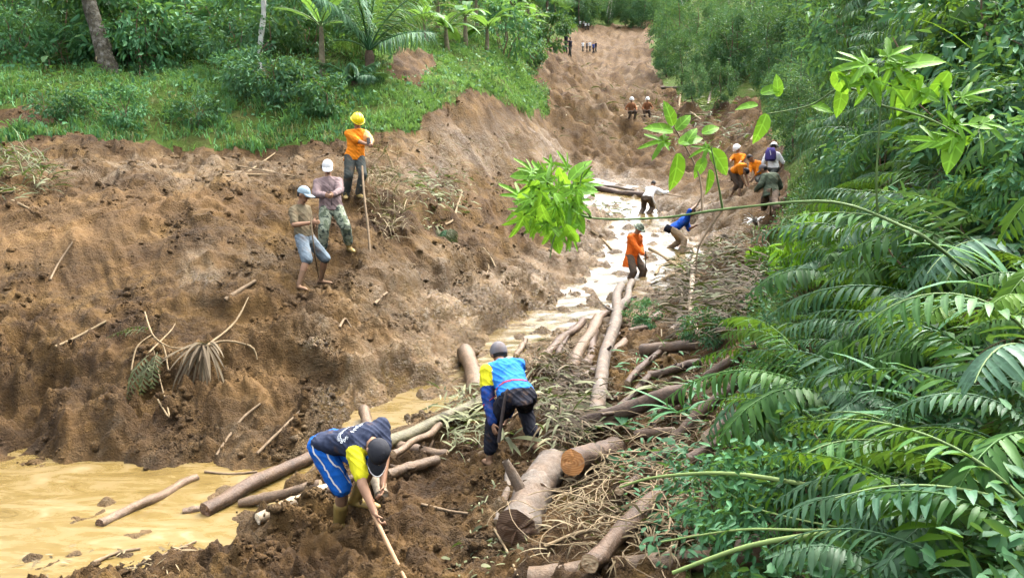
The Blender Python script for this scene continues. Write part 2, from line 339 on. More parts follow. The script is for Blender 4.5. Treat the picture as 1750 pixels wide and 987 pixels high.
def water_mat():
    m_, t, o = mat('muddy_water'); co = objco(t)
    sc = nd(t, 'ShaderNodeMapping', {'Vector': co, 'Rotation': (0, 0, .35), 'Scale': (.55, 1.5, 1)}).outputs[0]
    n1 = noise(t, 2.6, 9, .74, sc, .7)
    c = ramp(t, n1, [(.32, (.175, .115, .034)), (.48, (.225, .155, .048)), (.58, (.25, .178, .07)), (.70, (.32, .25, .135))])
    n2 = noise(t, 9, 4, .55, sc, .6)
    b = nd(t, 'ShaderNodeBsdfPrincipled', {'Base Color': c, 'Roughness': nd(t, 'ShaderNodeMapRange', {0: n1, 1: .4, 2: .65, 3: .1, 4: .5}).outputs[0], 'IOR': 1.33, 'Specular IOR Level': .5, 'Coat Weight': 1.0, 'Coat Roughness': .20, 'Coat IOR': 1.5})
    t.links.new(bumpn(t, n2, .22, .02), b.inputs['Normal']); t.links.new(b.outputs[0], o.inputs[0]); return m_
M_EARTH = earth_mat(); M_SOIL = soilgreen_mat(); M_WATER = water_mat()

# ------------------------------------------------------------------ ground objects
co = np.stack([x, y, z], 1)
ii = np.arange(NV * NU).reshape(NV, NU)
quads = np.stack([ii[:-1, :-1], ii[:-1, 1:], ii[1:, 1:], ii[1:, :-1]], 2).reshape(-1, 4)
fm = (mud | scarp).reshape(NV, NU); fmud = fm[:-1, :-1].ravel()
wet = np.clip(1.3 - dd / (1.1 + .07 * np.minimum(y, 24)) + .35 * fbm(x / .8, y / .8, 3, 19), 0, 1) * np.where(y < 9.2, .45, .95)
wet = np.maximum(wet, np.exp(-(((PXX - 740) / 130) ** 2 + ((PYY - 530) / 75) ** 2)) * .8)
wet = np.maximum(wet, sstep(22, 45, y) * np.where((PXX > 780), .22, 0) * sstep(-.2, .3, fbm(x / 4, y / 4, 3, 15)))
for gx_, gy_, gw_, gh_, ga_ in ((345, 470, 38, 38, .75), (440, 455, 60, 30, .45), (790, 520, 170, 60, .95), (550, 600, 45, 40, .7), (330, 288, 330, 26, .5), (640, 640, 80, 40, .6), (420, 720, 60, 40, .35), (740, 300, 90, 40, .45), (850, 880, 50, 60, .4)):
    wet = np.maximum(wet, np.clip(np.exp(-(((PXX - gx_) / gw_) ** 2 + ((PYY - gy_) / gh_) ** 2)) * ga_ * (.55 + .9 * sstep(-.25, .3, fbm(x / .5, y / .5, 4, 400 + gx_))), 0, 1))
wet = np.maximum(wet, np.exp(-(((PXX - 800) / 120) ** 2 + ((PYY - 255) / 50) ** 2)) * .55)
soil = np.clip(np.exp(-(((PXX - 60) / 160) ** 2 + ((PYY - 390) / 50) ** 2)) + .6 * np.exp(-(((PXX - 300) / 120) ** 2 + ((PYY - 340) / 20) ** 2)) + .7 * np.exp(-(((PXX - 700) / 120) ** 2 + ((PYY - 600) / 70) ** 2)) + .6 * np.exp(-(((PXX - 430) / 70) ** 2 + ((PYY - 610) / 90) ** 2)), 0, 1)
def submesh(name, sel, m_):
    q = quads[sel]; used = np.unique(q); mp = np.full(NV * NU, -1); mp[used] = np.arange(len(used))
    o = mk(name, co[used], mp[q], m_, smooth=True)
    for an, arr in (('wet', wet), ('soil', soil)):
        a = o.data.attributes.new(an, 'FLOAT', 'POINT'); a.data.foreach_set('value', arr[used].astype(np.float32))
    return o
struct(submesh('mud_ground', fmud, M_EARTH)); struct(submesh('hillside', ~fmud, M_SOIL))
# water surface: the cells of the same grid round the stream, at the level of the stream
val = (rr < 2.3).reshape(NV, NU); LV_ = np.where(val, lv.reshape(NV, NU), 0.0); cnt = val.astype(float)
for _ in range(10):
    a_ = LV_ * cnt; n_ = cnt.copy()
    for ax_ in (0, 1):
        for sh in (1, -1): a_ = a_ + np.roll(LV_ * cnt, sh, ax_); n_ = n_ + np.roll(cnt, sh, ax_)
    LV_ = np.where(val, a_ / np.maximum(n_, 1), LV_)
wz = LV_.ravel() + 0.010 * fbm(x * 1.8, y * 1.8, 3, 101) * sstep(8.5, 12, y)
vq = val.ravel()[quads].all(1); q_ = quads[vq]; used = np.unique(q_); mp = np.full(NV * NU, -1); mp[used] = np.arange(len(used))
struct(mk('stream_water', np.stack([x[used], y[used], wz[used]], 1), mp[q_], M_WATER, smooth=True))

# ================================================================== vegetation
LEAF_DARK = leafmat('leaf_dark', [(.027, .095, .036), (.050, .160, .058), (.085, .23, .085)], .28)
LEAF_MID = leafmat('leaf_mid', [(.040, .145, .058), (.075, .235, .092), (.135, .33, .135)], .32)
LEAF_BRIGHT = leafmat('leaf_bright', [(.095, .26, .012), (.15, .37, .016), (.21, .46, .03)], .45, .45)
LEAF_LOBED = leafmat('leaf_lobed', [(.09, .25, .010), (.14, .35, .014), (.22, .47, .03)], .45, .45, .3, 1.0)
LEAF_COOL = leafmat('leaf_cool', [(.032, .105, .044), (.065, .185, .08), (.11, .265, .12)], .28)
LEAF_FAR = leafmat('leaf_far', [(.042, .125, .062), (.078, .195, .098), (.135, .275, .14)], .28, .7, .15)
FERN_M = leafmat('fern_leaf', [(.028, .10, .016), (.065, .185, .032), (.13, .29, .06)], .32, .45, .3)
FERN_G = leafmat('fern_grey_leaf', [(.045, .125, .05), (.09, .205, .09), (.16, .30, .15)], .22, .42, .4)
FERN_Y = leafmat('fern_yellow_leaf', [(.07, .17, .012), (.12, .26, .02), (.20, .34, .04)], .38, .5, .25)
LEAFLET_A = leafmat('leaflet_green', [(.035, .12, .02), (.065, .19, .04), (.12, .27, .07)], .3, .42, .35, .2)
LEAFLET_B = leafmat('leaflet_blue_green', [(.035, .11, .058), (.06, .155, .08), (.10, .215, .115)], .22, .42, .4, .2)
GRASS_M = leafmat('grass_blade', [(.055, .185, .068), (.10, .285, .108), (.20, .42, .18)], .38, .6, .2)
GRASS_L = leafmat('pale_lit_grass_blade', [(.14, .29, .09), (.23, .41, .15), (.34, .52, .23)], .38, .65, .2)
GRASS_DRY = leafmat('dry_grass_blade', [(.16, .17, .06), (.26, .27, .11), (.36, .36, .18)], .3, .7, .2)
BANANA_M = leafmat('banana_leaf', [(.07, .20, .05), (.13, .32, .09), (.26, .46, .20)], .42, .45, .35)
DRY_M = leafmat('dry_leaf', [(.085, .062, .034), (.20, .15, .08), (.38, .31, .19)], .15, .7, .2)
DRYG_M = leafmat('withered_leaf', [(.07, .08, .035), (.15, .16, .075), (.30, .30, .16)], .2, .6, .3)
BARK_PALE = simple('pale_bark', (.42, .40, .34), .85, .3, 14, .01)
BARK_BROWN = simple('brown_bark', (.16, .115, .08), .9, .4, 16, .02)
STEM_G = simple('green_stem', (.12, .19, .055), .6, .25, 12, .002)
TWIG_M = simple('twig_bark', (.19, .135, .08), .85, .35, 20, .004)
STRAW_M = simple('straw_stalk', (.235, .17, .092), .8, .3, 20, .003)

def unit(v): return v / (np.linalg.norm(v, axis=-1, keepdims=True) + 1e-9)
def leaf_cloud(pos, axis, size, aspect=.42, up=None, jit=.7, r=rng, fine=False):
    """rhombic leaves: pos (n,3), axis (n,3) pointing to the tip"""
    n = len(pos); axis = unit(axis)
    upv = np.tile(np.array([0, 0, 1.0]), (n, 1)) + r.normal(0, jit, (n, 3))
    side = unit(np.cross(axis, upv)); nor = np.cross(side, axis)
    L = np.asarray(size)[:, None] if np.ndim(size) else size
    b = pos; tip = pos + axis * L - nor * L * .12
    l = pos + axis * L * .45 + side * L * aspect * .5 + nor * L * .08; rr_ = pos + axis * L * .45 - side * L * aspect * .5 + nor * L * .08
    if not fine:
        v = np.stack([b, rr_, tip, l], 1).reshape(-1, 3); f = np.arange(n * 4).reshape(n, 4); return v, f
    def e_(q, w): return pos + axis * L * q + side * L * aspect * w + nor * L * (.22 * abs(w) - .12 * q * q)
    v = np.stack([b, tip, e_(.22, .40), e_(.62, .38), e_(.22, -.40), e_(.62, -.38)], 1).reshape(-1, 3); q = np.arange(n)[:, None] * 6
    return v, np.concatenate([q + np.array([[0, 4, 5, 1]]), q + np.array([[0, 1, 3, 2]])])
def merge(parts):
    vs, fs, o = [], [], 0
    for v, f in parts:
        vs.append(np.asarray(v, float)); fs.append(np.asarray(f) + o); o += len(v)
    return np.concatenate(vs), np.concatenate(fs)
def tube(path, rad, sides=8, caps=False, bump=0.0, seed=0):
    path = np.asarray(path, float); n = len(path); rad = np.broadcast_to(np.asarray(rad, float), (n,))
    tg = unit(np.gradient(path, axis=0)); ref = np.array([0, 0, 1.0]) if abs(tg[0][2]) < .9 else np.array([1.0, 0, 0])
    a = unit(np.cross(tg[0], ref)); A_, B_ = [], []
    for i in range(n):
        a = unit(a - tg[i] * np.dot(a, tg[i])); A_.append(a); B_.append(np.cross(tg[i], a))
    A_, B_ = np.array(A_), np.array(B_); th = np.linspace(0, 2 * math.pi, sides, endpoint=False)
    rg_ = np.random.default_rng(seed); rr_ = rad[:, None] * np.ones((1, sides))
    if bump: rr_ = rr_ * (1 + rg_.normal(0, bump, (n, sides)) + rg_.normal(0, bump * .7, (n, 1)))
    v = path[:, None] + rr_[..., None] * (np.cos(th)[None, :, None] * A_[:, None] + np.sin(th)[None, :, None] * B_[:, None])
    i = np.arange(n * sides).reshape(n, sides); j = np.roll(i, -1, 1)
    f = np.stack([i[:-1], j[:-1], j[1:], i[1:]], 2).reshape(-1, 4)
    return v.reshape(-1, 3), f
def wander(a, b, n=8, amp=.1, seed=0, sag=0.0):
    r = np.random.default_rng(seed); a, b = np.array(a, float), np.array(b, float); s = np.linspace(0, 1, n)[:, None]
    k = r.normal(0, 1, (4, 3)); L = np.linalg.norm(b - a)
    d = sum(k[i] * np.sin(s * math.pi * (i + 1)) / (i + 1) for i in range(4)) * amp * L * .5
    p = a + (b - a) * s + d; p[:, 2] += sag * L * np.sin(s[:, 0] * math.pi); return p

def crown_pts(r, n, c, rad, clumps=40, cr=.28):
    ph = r.uniform(0, 2 * math.pi, clumps); cz = r.uniform(-1, 1, clumps); q = np.sqrt(1 - cz ** 2)
    cc = np.stack([q * np.cos(ph), q * np.sin(ph), cz], 1) * (r.uniform(.35, 1, (clumps, 1)) ** .6)
    k = r.integers(0, clumps, n); d = unit(r.normal(0, 1, (n, 3))) * (r.uniform(0, 1, (n, 1)) ** .4) * cr * r.uniform(.6, 1.3, (clumps, 1))[k]
    p = cc[k] + d
    ax = unit(d + cc[k] * .4 + np.array([0, 0, -.35]) + r.normal(0, .4, (n, 3)))
    return np.asarray(c) + p * np.asarray(rad), ax
def tree_proto(seed, h, crown_c, crown_r, nleaf, lsize, trunk_r, bark, leafm, lean=.05, clumps=40, limbs=7, cr=.28, aspect=.42):
    r = np.random.default_rng(seed)
    top = np.array([r.normal(0, lean) * h, r.normal(0, lean) * h, h * .9]); path = wander((0, 0, -.4), top, 9, .06, seed)
    tv = [tube(path, np.linspace(trunk_r, trunk_r * .25, 9), 8, bump=.06, seed=seed)]
    for i in range(limbs):
        s = r.uniform(.45, .95); b0 = path[int(s * 8)]; a = r.uniform(0, 6.28)
        e = np.asarray(crown_c) + np.array([math.cos(a), math.sin(a), r.uniform(-.3, .8)]) * np.asarray(crown_r) * .8
        tv.append(tube(wander(b0, e, 6, .12, seed + i, .05), np.linspace(trunk_r * .4 * (1.2 - s), .012, 6), 5))
    p, ax = crown_pts(r, nleaf, crown_c, crown_r, clumps, cr)
    lv_, lf_ = leaf_cloud(p, ax, r.uniform(.6, 1.3, nleaf) * lsize, aspect, r=r)
    t_, f_ = merge(tv)
    return {'trunk': mk('trunk', t_, f_, bark, smooth=True, link=False), 'crown': mk('crown', lv_, lf_, leafm, link=False)}
def spot(g, xs, ys):
    qx, qy = pix(g.x, g.y, g.z)
    return ('left part' if qx < xs[0] else 'middle' if qx < xs[1] else 'right part') + (', highest row' if qy < ys[0] else ', middle row' if qy < ys[1] else ', lowest row')
def place(proto, name, loc, label, cat, group, scale=1.0, rz=None, tilt=(0, 0), r=random):
    e = empty(name, loc, r.uniform(0, 6.28) if rz is None else rz, label, cat, group)
    e.rotation_euler = (tilt[0], tilt[1], e.rotation_euler[2]); e.scale = (scale,) * 3
    for k_, me in proto.items(): ob(k_, me, e)
    return e
def shrub_proto(seed, rad, hgt, nleaf, lsize, leafm, aspect=.45, clumps=26, cr=.34):
    r = np.random.default_rng(seed)
    p, ax = crown_pts(r, nleaf, (0, 0, hgt * .5), (rad, rad, hgt * .55), clumps, cr)
    lv_, lf_ = leaf_cloud(p, ax, r.uniform(.6, 1.4, nleaf) * lsize, aspect, r=r, fine=True)
    tv = [tube(wander((r.normal(0, .05), r.normal(0, .05), -.15), (r.normal(0, rad * .5), r.normal(0, rad * .5), hgt * r.uniform(.5, .95)), 6, .15, seed + i), np.linspace(.022, .006, 6), 5) for i in range(5)]
    t_, f_ = merge(tv)
    return {'stem': mk('stem', t_, f_, TWIG_M, smooth=True, link=False), 'foliage': mk('foliage', lv_, lf_, leafm, link=False)}

def blade(L, w, droop, n=5, curl=.0, fold=.15, ragged=0, seed=0):
    """a leaf blade along +X, folded along the midrib: (verts, quads)"""
    r = np.random.default_rng(seed); s = np.linspace(0, 1, n + 1)
    ww = w * 2.05 * (s + .03) ** .55 * np.clip(1.01 - s, 0, 1) ** .85; ww[-1] = w * .02
    a = droop * s; xx = np.concatenate([[0], np.cumsum(np.cos((a[1:] + a[:-1]) / 2))]) * L / n; zz = -np.concatenate([[0], np.cumsum(np.sin((a[1:] + a[:-1]) / 2))]) * L / n
    j1 = 1 + (r.uniform(-ragged, ragged, n + 1)); j2 = 1 + (r.uniform(-ragged, ragged, n + 1))
    mid = np.stack([xx, s * 0, zz], 1); l = np.stack([xx, ww * .5 * j1, zz + fold * ww], 1); q = np.stack([xx, -ww * .5 * j2, zz + fold * ww], 1)
    v = np.concatenate([mid, l, q]); k_ = np.arange(n); m1 = n + 1
    f = np.concatenate([np.stack([k_, k_ + 1, m1 + k_ + 1, m1 + k_], 1), np.stack([k_ + 1, k_, 2 * m1 + k_, 2 * m1 + k_ + 1], 1)])
    return v, f
def rotm(yaw, pitch=0, roll=0):
    return np.array(Matrix.Rotation(yaw, 3, 'Z') @ Matrix.Rotation(-pitch, 3, 'Y') @ Matrix.Rotation(roll, 3, 'X'))
def rachis(L, rise, bend, n=14):
    """curve from the origin along +X, starting at angle rise and bending down by bend"""
    s = np.linspace(0, 1, n); a = rise - bend * s
    xx = np.concatenate([[0], np.cumsum(np.cos(a[:-1]))]) * L / (n - 1); zz = np.concatenate([[0], np.cumsum(np.sin(a[:-1]))]) * L / (n - 1)
    return np.stack([xx, xx * 0, zz], 1), a
def frond_layout(L, pairs, ll, rise, bend, bare=.18, shape=.9, r=None, sweep=.9):
    path, a = rachis(L, rise, bend, 16); out = []
    for i in range(pairs):
        s = bare + (1 - bare) * (i + .3) / pairs; k_ = s * 15; j = min(int(k_), 14); f = k_ - j
        p = path[j] * (1 - f) + path[j + 1] * f; ang = a[j]
        w = (math.sin(math.pi * min(1, (i + 1.2) / (pairs + 1) * .80 + .16)) ** shape)
        for sd_ in (-1, 1):
            out.append((p, ang, sd_, ll * w * r.uniform(.9, 1.1), sweep * (1 - .45 * s) + r.normal(0, .07), r.normal(0, .12)))
    return path, out
def frond_mesh(seed, L, pairs, ll, lw, rise, bend, bare=.18, shape=.9, droop=.9, nseg=3, rad=.006, hang=.25, sweep=1.05):
    r = np.random.default_rng(seed); path, lay = frond_layout(L, pairs, ll, rise, bend, bare, shape, r, sweep)
    parts = [tube(path, np.linspace(rad, rad * .3, 16), 4)]
    for (p, ang, sd_, l_, sw, tw) in lay:
        v, f = blade(l_, lw * min(1, l_ / ll + .15), droop * r.uniform(.6, 1.3), nseg)
        v = v @ rotm(sd_ * sw, -hang * r.uniform(.5, 1.4), sd_ * .25 + tw).T; v = v @ rotm(0, ang).T + p
        parts.append((v, f))
    return merge(parts)

# --- prototypes
T_broad = [tree_proto(100 + i, 11, (0, 0, 7.5), (3.2, 3.2, 3.6), 3600, .34, .17, BARK_BROWN, LEAF_DARK, clumps=46) for i in range(3)]
T_low = [tree_proto(120 + i, 8, (0, 0, 4.0), (2.9, 2.9, 4.0), 5200, .27, .12, BARK_BROWN, LEAF_FAR if i != 1 else LEAF_COOL, clumps=70, cr=.22) for i in range(3)]
T_slim = [tree_proto(140 + i, 14, (0, 0, 11.5), (2.0, 2.0, 3.2), 1400, .36, .13, BARK_PALE, LEAF_FAR, lean=.03, clumps=24, limbs=5) for i in range(3)]
S_dark = [shrub_proto(200 + i, .9, 1.2, 1500, .13, LEAF_DARK) for i in range(3)]
S_mid = [shrub_proto(210 + i, .9, 1.25, 1500, .12, LEAF_MID) for i in range(3)]
S_cool = [shrub_proto(220 + i, .8, 1.0, 1400, .11, LEAF_COOL) for i in range(2)]
S_bright = [shrub_proto(230 + i, .7, .9, 420, .20, LEAF_BRIGHT, .5, 16) for i in range(2)]

def frame_poly_scatter(poly, n, mind, seed, tmin=0):
    r = random.Random(seed); xs = [p[0] for p in poly]; ys = [p[1] for p in poly]; out = []
    tries = 0
    while len(out) < n and tries < n * 30:
        tries += 1; px, py = r.uniform(min(xs), max(xs)), r.uniform(min(ys), max(ys))
        if not inpoly(np.array([px]), np.array([py]), poly)[0]: continue
        g = G(px, py, tmin)
        if all((g - o).length > mind for o in out): out.append(g)
    return out

# --- grass on the left bank and spur, leafy ground cover (uncountable)
def on_faces(sel, n, r, wfun=None):
    q = quads[sel]; a, b, c, d = co[q[:, 0]], co[q[:, 1]], co[q[:, 2]], co[q[:, 3]]
    ar = np.linalg.norm(np.cross(b - a, d - a), axis=1)
    if wfun is not None: ar = ar * wfun(q[:, 0])
    k_ = r.choice(len(q), n, p=ar / ar.sum()); s, t_ = r.uniform(0, 1, (n, 1)), r.uniform(0, 1, (n, 1))
    return (a[k_] * (1 - s) + b[k_] * s) * (1 - t_) + (d[k_] * (1 - s) + c[k_] * s) * t_
fx, fy, fy_y = PXX[quads[:, 0]], PYY[quads[:, 0]], y[quads[:, 0]]
def grass_mesh(name, pos, hl, w, r, m_, lean=.5, droop=.5):
    n = len(pos); a = r.uniform(0, 6.283, n); le = np.abs(r.normal(0, lean, n))
    d = np.stack([np.cos(a) * le, np.sin(a) * le, np.ones(n)], 1); d = unit(d); L = hl * r.uniform(.5, 1.35, (n, 1))
    sd_ = np.stack([-np.sin(a), np.cos(a), a * 0], 1) * w * r.uniform(.6, 1.4, (n, 1))
    mid = pos + d * L * .55; tip = pos + d * L * .9 + np.stack([np.cos(a), np.sin(a), -np.ones(n) * .4], 1) * L * droop * .6
    v = np.stack([pos - sd_ * .5, pos + sd_ * .5, mid + sd_ * .42, mid - sd_ * .42, tip], 1).reshape(-1, 3)
    b_ = np.arange(n)[:, None] * 5
    f = np.concatenate([b_ + np.array([[0, 1, 2]]), b_ + np.array([[0, 2, 3]]), b_ + np.array([[3, 2, 4]])])
    return mk(name, v, f, m_)
r1 = np.random.default_rng(5)
sel = (~fmud) & (fy_y > 17) & (fy_y < 44) & (fx > -250) & (fx < 960) & (fy > 60) & (fy < 275)
dens = lambda vi: (np.where((PYY[vi] > 125) | (PXX[vi] > 640), 1.0, .25) * (0.05 + sstep(-.2, .35, fbm(x[vi] / 1.0, y[vi] / 1.0, 3, 33))))
gp = on_faces(sel, 66000, r1, dens); gx, gy = pix(gp[:, 0], gp[:, 1], gp[:, 2])
pale_lit = (gx > 640) | ((gy > 128) & (gy < 162) & (r1.uniform(0, 1, len(gp)) < .7)); nz = fbm(gp[:, 0] / .5, gp[:, 1] / .5, 2, 88); long_ = nz > .15; dry_ = ~long_ & (r1.uniform(0, 1, len(gp)) < .35) & ~pale_lit  # terrace strip: light caught by the flat ground is put into the blade colour
struct(grass_mesh('tall_grass', gp[long_ & ~pale_lit], .32, .024, r1, GRASS_M, .8), 'stuff', 'tall uneven tufts of grass on the left bank', 'grass')
struct(grass_mesh('dry_grass', gp[dry_], .22, .02, r1, GRASS_DRY, .9), 'stuff', 'dry yellowish grass blades mixed in on the left bank', 'grass')
struct(grass_mesh('pale_lit_grass', gp[pale_lit], .20, .022, r1, GRASS_L, .8), 'stuff', 'pale bright grass on the spur, painted lighter as if lit along the terrace path', 'grass')
struct(grass_mesh('bank_grass', gp[~long_ & ~dry_ & ~pale_lit], .17, .022, r1, GRASS_M), 'stuff', 'short green grass covering the left bank', 'grass')
def leafy_cover(name, pos, size, r, m_, asp=.55, up=.6):
    n = len(pos); d = r.normal(0, 1, (n, 3)); d[:, 2] = np.abs(d[:, 2]) * up + .05
    p = pos + np.stack([r.normal(0, .05, n), r.normal(0, .05, n), r.uniform(0.01, .32, n)], 1)
    return mk(name, *leaf_cloud(p, d, size * r.uniform(.5, 1.5, n), asp, r=r, fine=size < .1), m_)
gp = on_faces((~fmud) & (fy_y > 17) & (fy_y < 60) & (fx > -300) & (fx < 1000) & (fy < 245), 42000, r1)
struct(leafy_cover('bank_weeds', gp, .13, r1, LEAF_MID), 'stuff', 'low leafy weeds over the left slope', 'weeds')
gp = on_faces((~fmud) & (fx > 1230) & (fy_y < 22) & (fy > -150) & (fx < 2000), 30000, r1, lambda vi: 1 / (1 + (y[vi] / 7) ** 2))
struct(leafy_cover('undergrowth', gp, .06, r1, LEAF_DARK), 'stuff', 'dark low undergrowth below the ferns on the right bank', 'undergrowth')

# --- left slope shrubs
ri = random.Random(3)
for g in frame_poly_scatter([(-60, -30), (640, -30), (600, 60), (530, 110), (330, 122), (0, 112), (-60, 112)], 95, 1.0, 21):
    k_ = ri.random(); pr = ri.choice(S_dark if k_ < .25 else S_mid if k_ < .75 else S_cool)
    qx, qy = pix(g.x, g.y, g.z); wh = ('far left of' if qx < 130 else 'right of' if qx < 330 else 'far right of') + ' the leaning mossy trunk'; hgt_ = 'high on' if qy < 45 else 'low on'
    place(pr, 'leafy_shrub', g, ('dark' if k_ < .25 else 'fresh' if k_ < .75 else 'bluish') + ' green shrub ' + hgt_ + ' the left slope, ' + wh, 'shrub', 'shrubs above the left terrace', ri.uniform(.7, 1.6), r=ri)
for (px, py, s, pr, lab) in [
    (452, 165, 1.15, S_cool[0], 'bluish green shrub spilling over the terrace edge below the pale slender trunk'),
    (500, 178, 1.05, S_cool[1], 'bluish green shrub right of the one below the pale slender trunk'),
    (405, 152, .7, S_mid[0], 'small green shrub at the terrace edge left of the bluish shrubs'),
    (230, 105, 2.2, S_mid[1], 'tall yellow green leafy bush right of the leaning mossy trunk'),
    (255, 120, 1.6, S_mid[2], 'lower green bush at the foot of the tall yellow green bush'),
    (205, 225, .8, S_mid[0], 'leafy weed clump in the middle of the left grass bank'),
    (340, 215, .75, S_cool[0], 'pale weed clump on the grass bank right of the middle'),
    (110, 210, .7, S_dark[1], 'dark weed clump beside the hollow in the left grass bank'),
    (560, 200, .8, S_dark[2], 'dark weed clump on the grass bank behind the yellow helmet'),
    (905, 112, 1.5, S_cool[0], 'rounded shrub at the end of the terrace near the slide'),
    (860, 92, 1.8, S_mid[1], 'shrub on the far terrace below the banana plants'),
    (935, 80, 2.3, S_dark[0], 'dark shrub hanging at the left edge of the far slide'),
    (955, 60, 2.6, S_cool[1], 'bluish shrub above the dark one at the left edge of the far slide')]:
    place(pr, 'leafy_shrub', G(px, py), lab, 'shrub', None, s, r=ri)
# --- forest on the left hill
for i, g in enumerate(frame_poly_scatter([(-150, -160), (500, -160), (500, -60), (300, -25), (0, -20), (-150, -20)], 16, 3.0, 22)):
    place(ri.choice(T_broad), 'forest_tree', g, 'dark broadleaf tree at the top of the left hill, ' + spot(g, (120, 330), (-110, -60)), 'tree', 'forest trees on the left hill', ri.uniform(.75, 1.2), r=ri)
for i, g in enumerate(frame_poly_scatter([(600, -60), (950, -20), (940, 10), (800, 10), (640, 0)], 26, 3.0, 23)):
    place(ri.choice(T_low), 'bushy_tree', g, 'green bushy tree behind the far banana garden, ' + spot(g, (730, 850), (-30, -5)), 'tree', 'bushy trees behind the banana garden', ri.uniform(.8, 1.3), r=ri)
# tree trunks one can pick out
def trunk_tree(name, pa, ta, pb, r0, r1_, bark, label, crown=True, lean_seed=1, cat='tree'):
    g = G(*pa); t_ = depth(g); top = P(pb[0], pb[1], t_ + ta)
    e = empty(name, g, 0, label, cat); d = np.array(top) - np.array(g)
    d2 = d * 1.35
    v, f = tube(wander((0, 0, -.3), d2, 14, .035, lean_seed), np.linspace(r0, r1_, 14), 10, bump=.07, seed=lean_seed)
    mk('trunk', v, f, bark, e, smooth=True)
    if crown:
        r = np.random.default_rng(lean_seed); p, ax = crown_pts(r, 1500, d2, (1.7, 1.7, 1.5), 24); mk('crown', *leaf_cloud(p, ax, .22 * r.uniform(.6, 1.3, 1500), r=r), LEAF_DARK, e)
    return e
MOSSY = simple('mossy_bark', (.085, .075, .05), .95, .8, 12, .04, dirt=(.40, .38, .33), dirt_amt=.6)
lt = trunk_tree('mossy_tree', (195, 128), 0, (150, -10), .25, .15, MOSSY, 'leaning thick mossy trunk with peeling pale bark on the left terrace', True, 4)
r = np.random.default_rng(8); ltv = next(c for c in lt.children if c.name.startswith('trunk')).data.vertices
for i in range(26):      # flakes of peeling bark
    s = r.uniform(.03, .6); b0 = np.array(ltv[int(int(s * 13) * 10 + r.integers(0, 10))].co)
    v, f = blade(r.uniform(.12, .3), .07, .6, 3, seed=i); mk('bark_flake', v @ rotm(r.uniform(0, 6.28), r.uniform(-1.4, -.6)).T + b0, f, DRY_M, lt)
trunk_tree('slender_tree', (442, 130), 0, (455, -10), .075, .06, simple('white_bark', (.66, .65, .60), .8, .2, 14, .006), 'tall slender pale trunk rising from the bluish shrub', True, 5)
trunk_tree('slender_tree', (290, 22), 0, (287, -30), .10, .08, BARK_PALE, 'pale trunk at the top left, left one of the close pair', True, 6)
trunk_tree('slender_tree', (308, 22), 0, (305, -30), .10, .08, BARK_PALE, 'pale trunk at the top left, right one of the close pair', True, 7)
trunk_tree('slender_tree', (122, 105), 0, (116, -10), .028, .02, TWIG_M, 'thin brown sapling left of the leaning mossy trunk', True, 8)
trunk_tree('slender_tree', (238, 130), 0, (236, 30), .02, .014, TWIG_M, 'thin pale sapling in front of the tall yellow green bush', False, 9)
trunk_tree('slender_tree', (390, 40), 0, (391, -20), .03, .02, BARK_PALE, 'thin pale stem at the top between the close pair and the slender trunk', True, 10)

# --- banana plants
PSEUDO = simple('banana_stem', (.17, .15, .09), .8, .5, 9, .01, dirt=(.09, .06, .035), dirt_amt=.6)
def banana(loc, h, nl, ll, label, seed, group=None, az=None, stem_r=.11):
    r = np.random.default_rng(seed); e = empty('banana_plant', loc, 0, label, 'banana plant', group)
    lean = np.array([r.normal(0, .06) * h, r.normal(0, .06) * h, h]); path = wander((0, 0, -.2), lean, 7, .03, seed)
    mk('stem', *tube(path, np.linspace(stem_r, stem_r * .55, 7), 9, bump=.05, seed=seed), PSEUDO, e, smooth=True)
    for i in range(nl):
        a = i * 2.4 + r.normal(0, .3) if az is None else az[i % len(az)] + r.normal(0, .1)
        rise = r.uniform(.35, 1.25); L = ll * r.uniform(.8, 1.15)
        pth, ang = rachis(L, rise, r.uniform(.9, 1.9), 12); s = np.linspace(0, 1, 12)
        ww = L * .29 * np.clip(np.sin(math.pi * np.clip((s - .12) / .88, 0, 1) * .93 + .12), .02, 1) ** .55 * (s > .1)
        rag = 1 - r.uniform(0, .3, (2, 12)) * (s > .2); dr = r.uniform(.1, .45)
        mid = pth; l = pth + np.stack([s * 0, ww * .5 * rag[0], -ww * dr * .5 + ww * .1], 1); q = pth + np.stack([s * 0, -ww * .5 * rag[1], -ww * dr * .5 + ww * .1], 1)
        v = np.concatenate([mid, l, q]); k_ = np.arange(11)
        f = np.concatenate([np.stack([k_, k_ + 1, 12 + k_ + 1, 12 + k_], 1), np.stack([k_ + 1, k_, 24 + k_, 24 + k_ + 1], 1)])
        tv, tf = tube(pth, np.linspace(.022, .006, 12), 4); Rm = rotm(a)
        lo = mk('leaf', v @ Rm.T + lean, f, BANANA_M, e, smooth=True); mk('midrib', tv @ Rm.T + lean, tf, STEM_G, lo)
    return e
banana(G(553, 138), 1.35, 6, 1.25, 'banana plant with one large pale drooping leaf beside the palm', 31, az=[3.4, .3, -.6, 1.5, 2.6, 4.3], stem_r=.10)
bl = [(728, 72, 1.0, 'banana plant at the left end of the far garden'), (765, 84, .9, 'low banana plant second from the left in the far garden'), (795, 78, 1.25, 'banana plant with upright leaves in the far garden, third from the left'), (832, 88, 1.0, 'banana plant in the middle of the far garden in front of the taller ones'),
      (862, 80, 1.3, 'tall banana plant in the far garden above the rounded shrub'), (888, 88, 1.1, 'banana plant second from the right end of the far garden'), (905, 70, 1.6, 'tallest banana plant at the right end of the far garden'), (750, 50, 1.3, 'banana plant at the back left of the far garden'), (815, 50, 1.4, 'banana plant at the back middle of the far garden'), (870, 50, 1.6, 'banana plant at the back right of the far garden')]
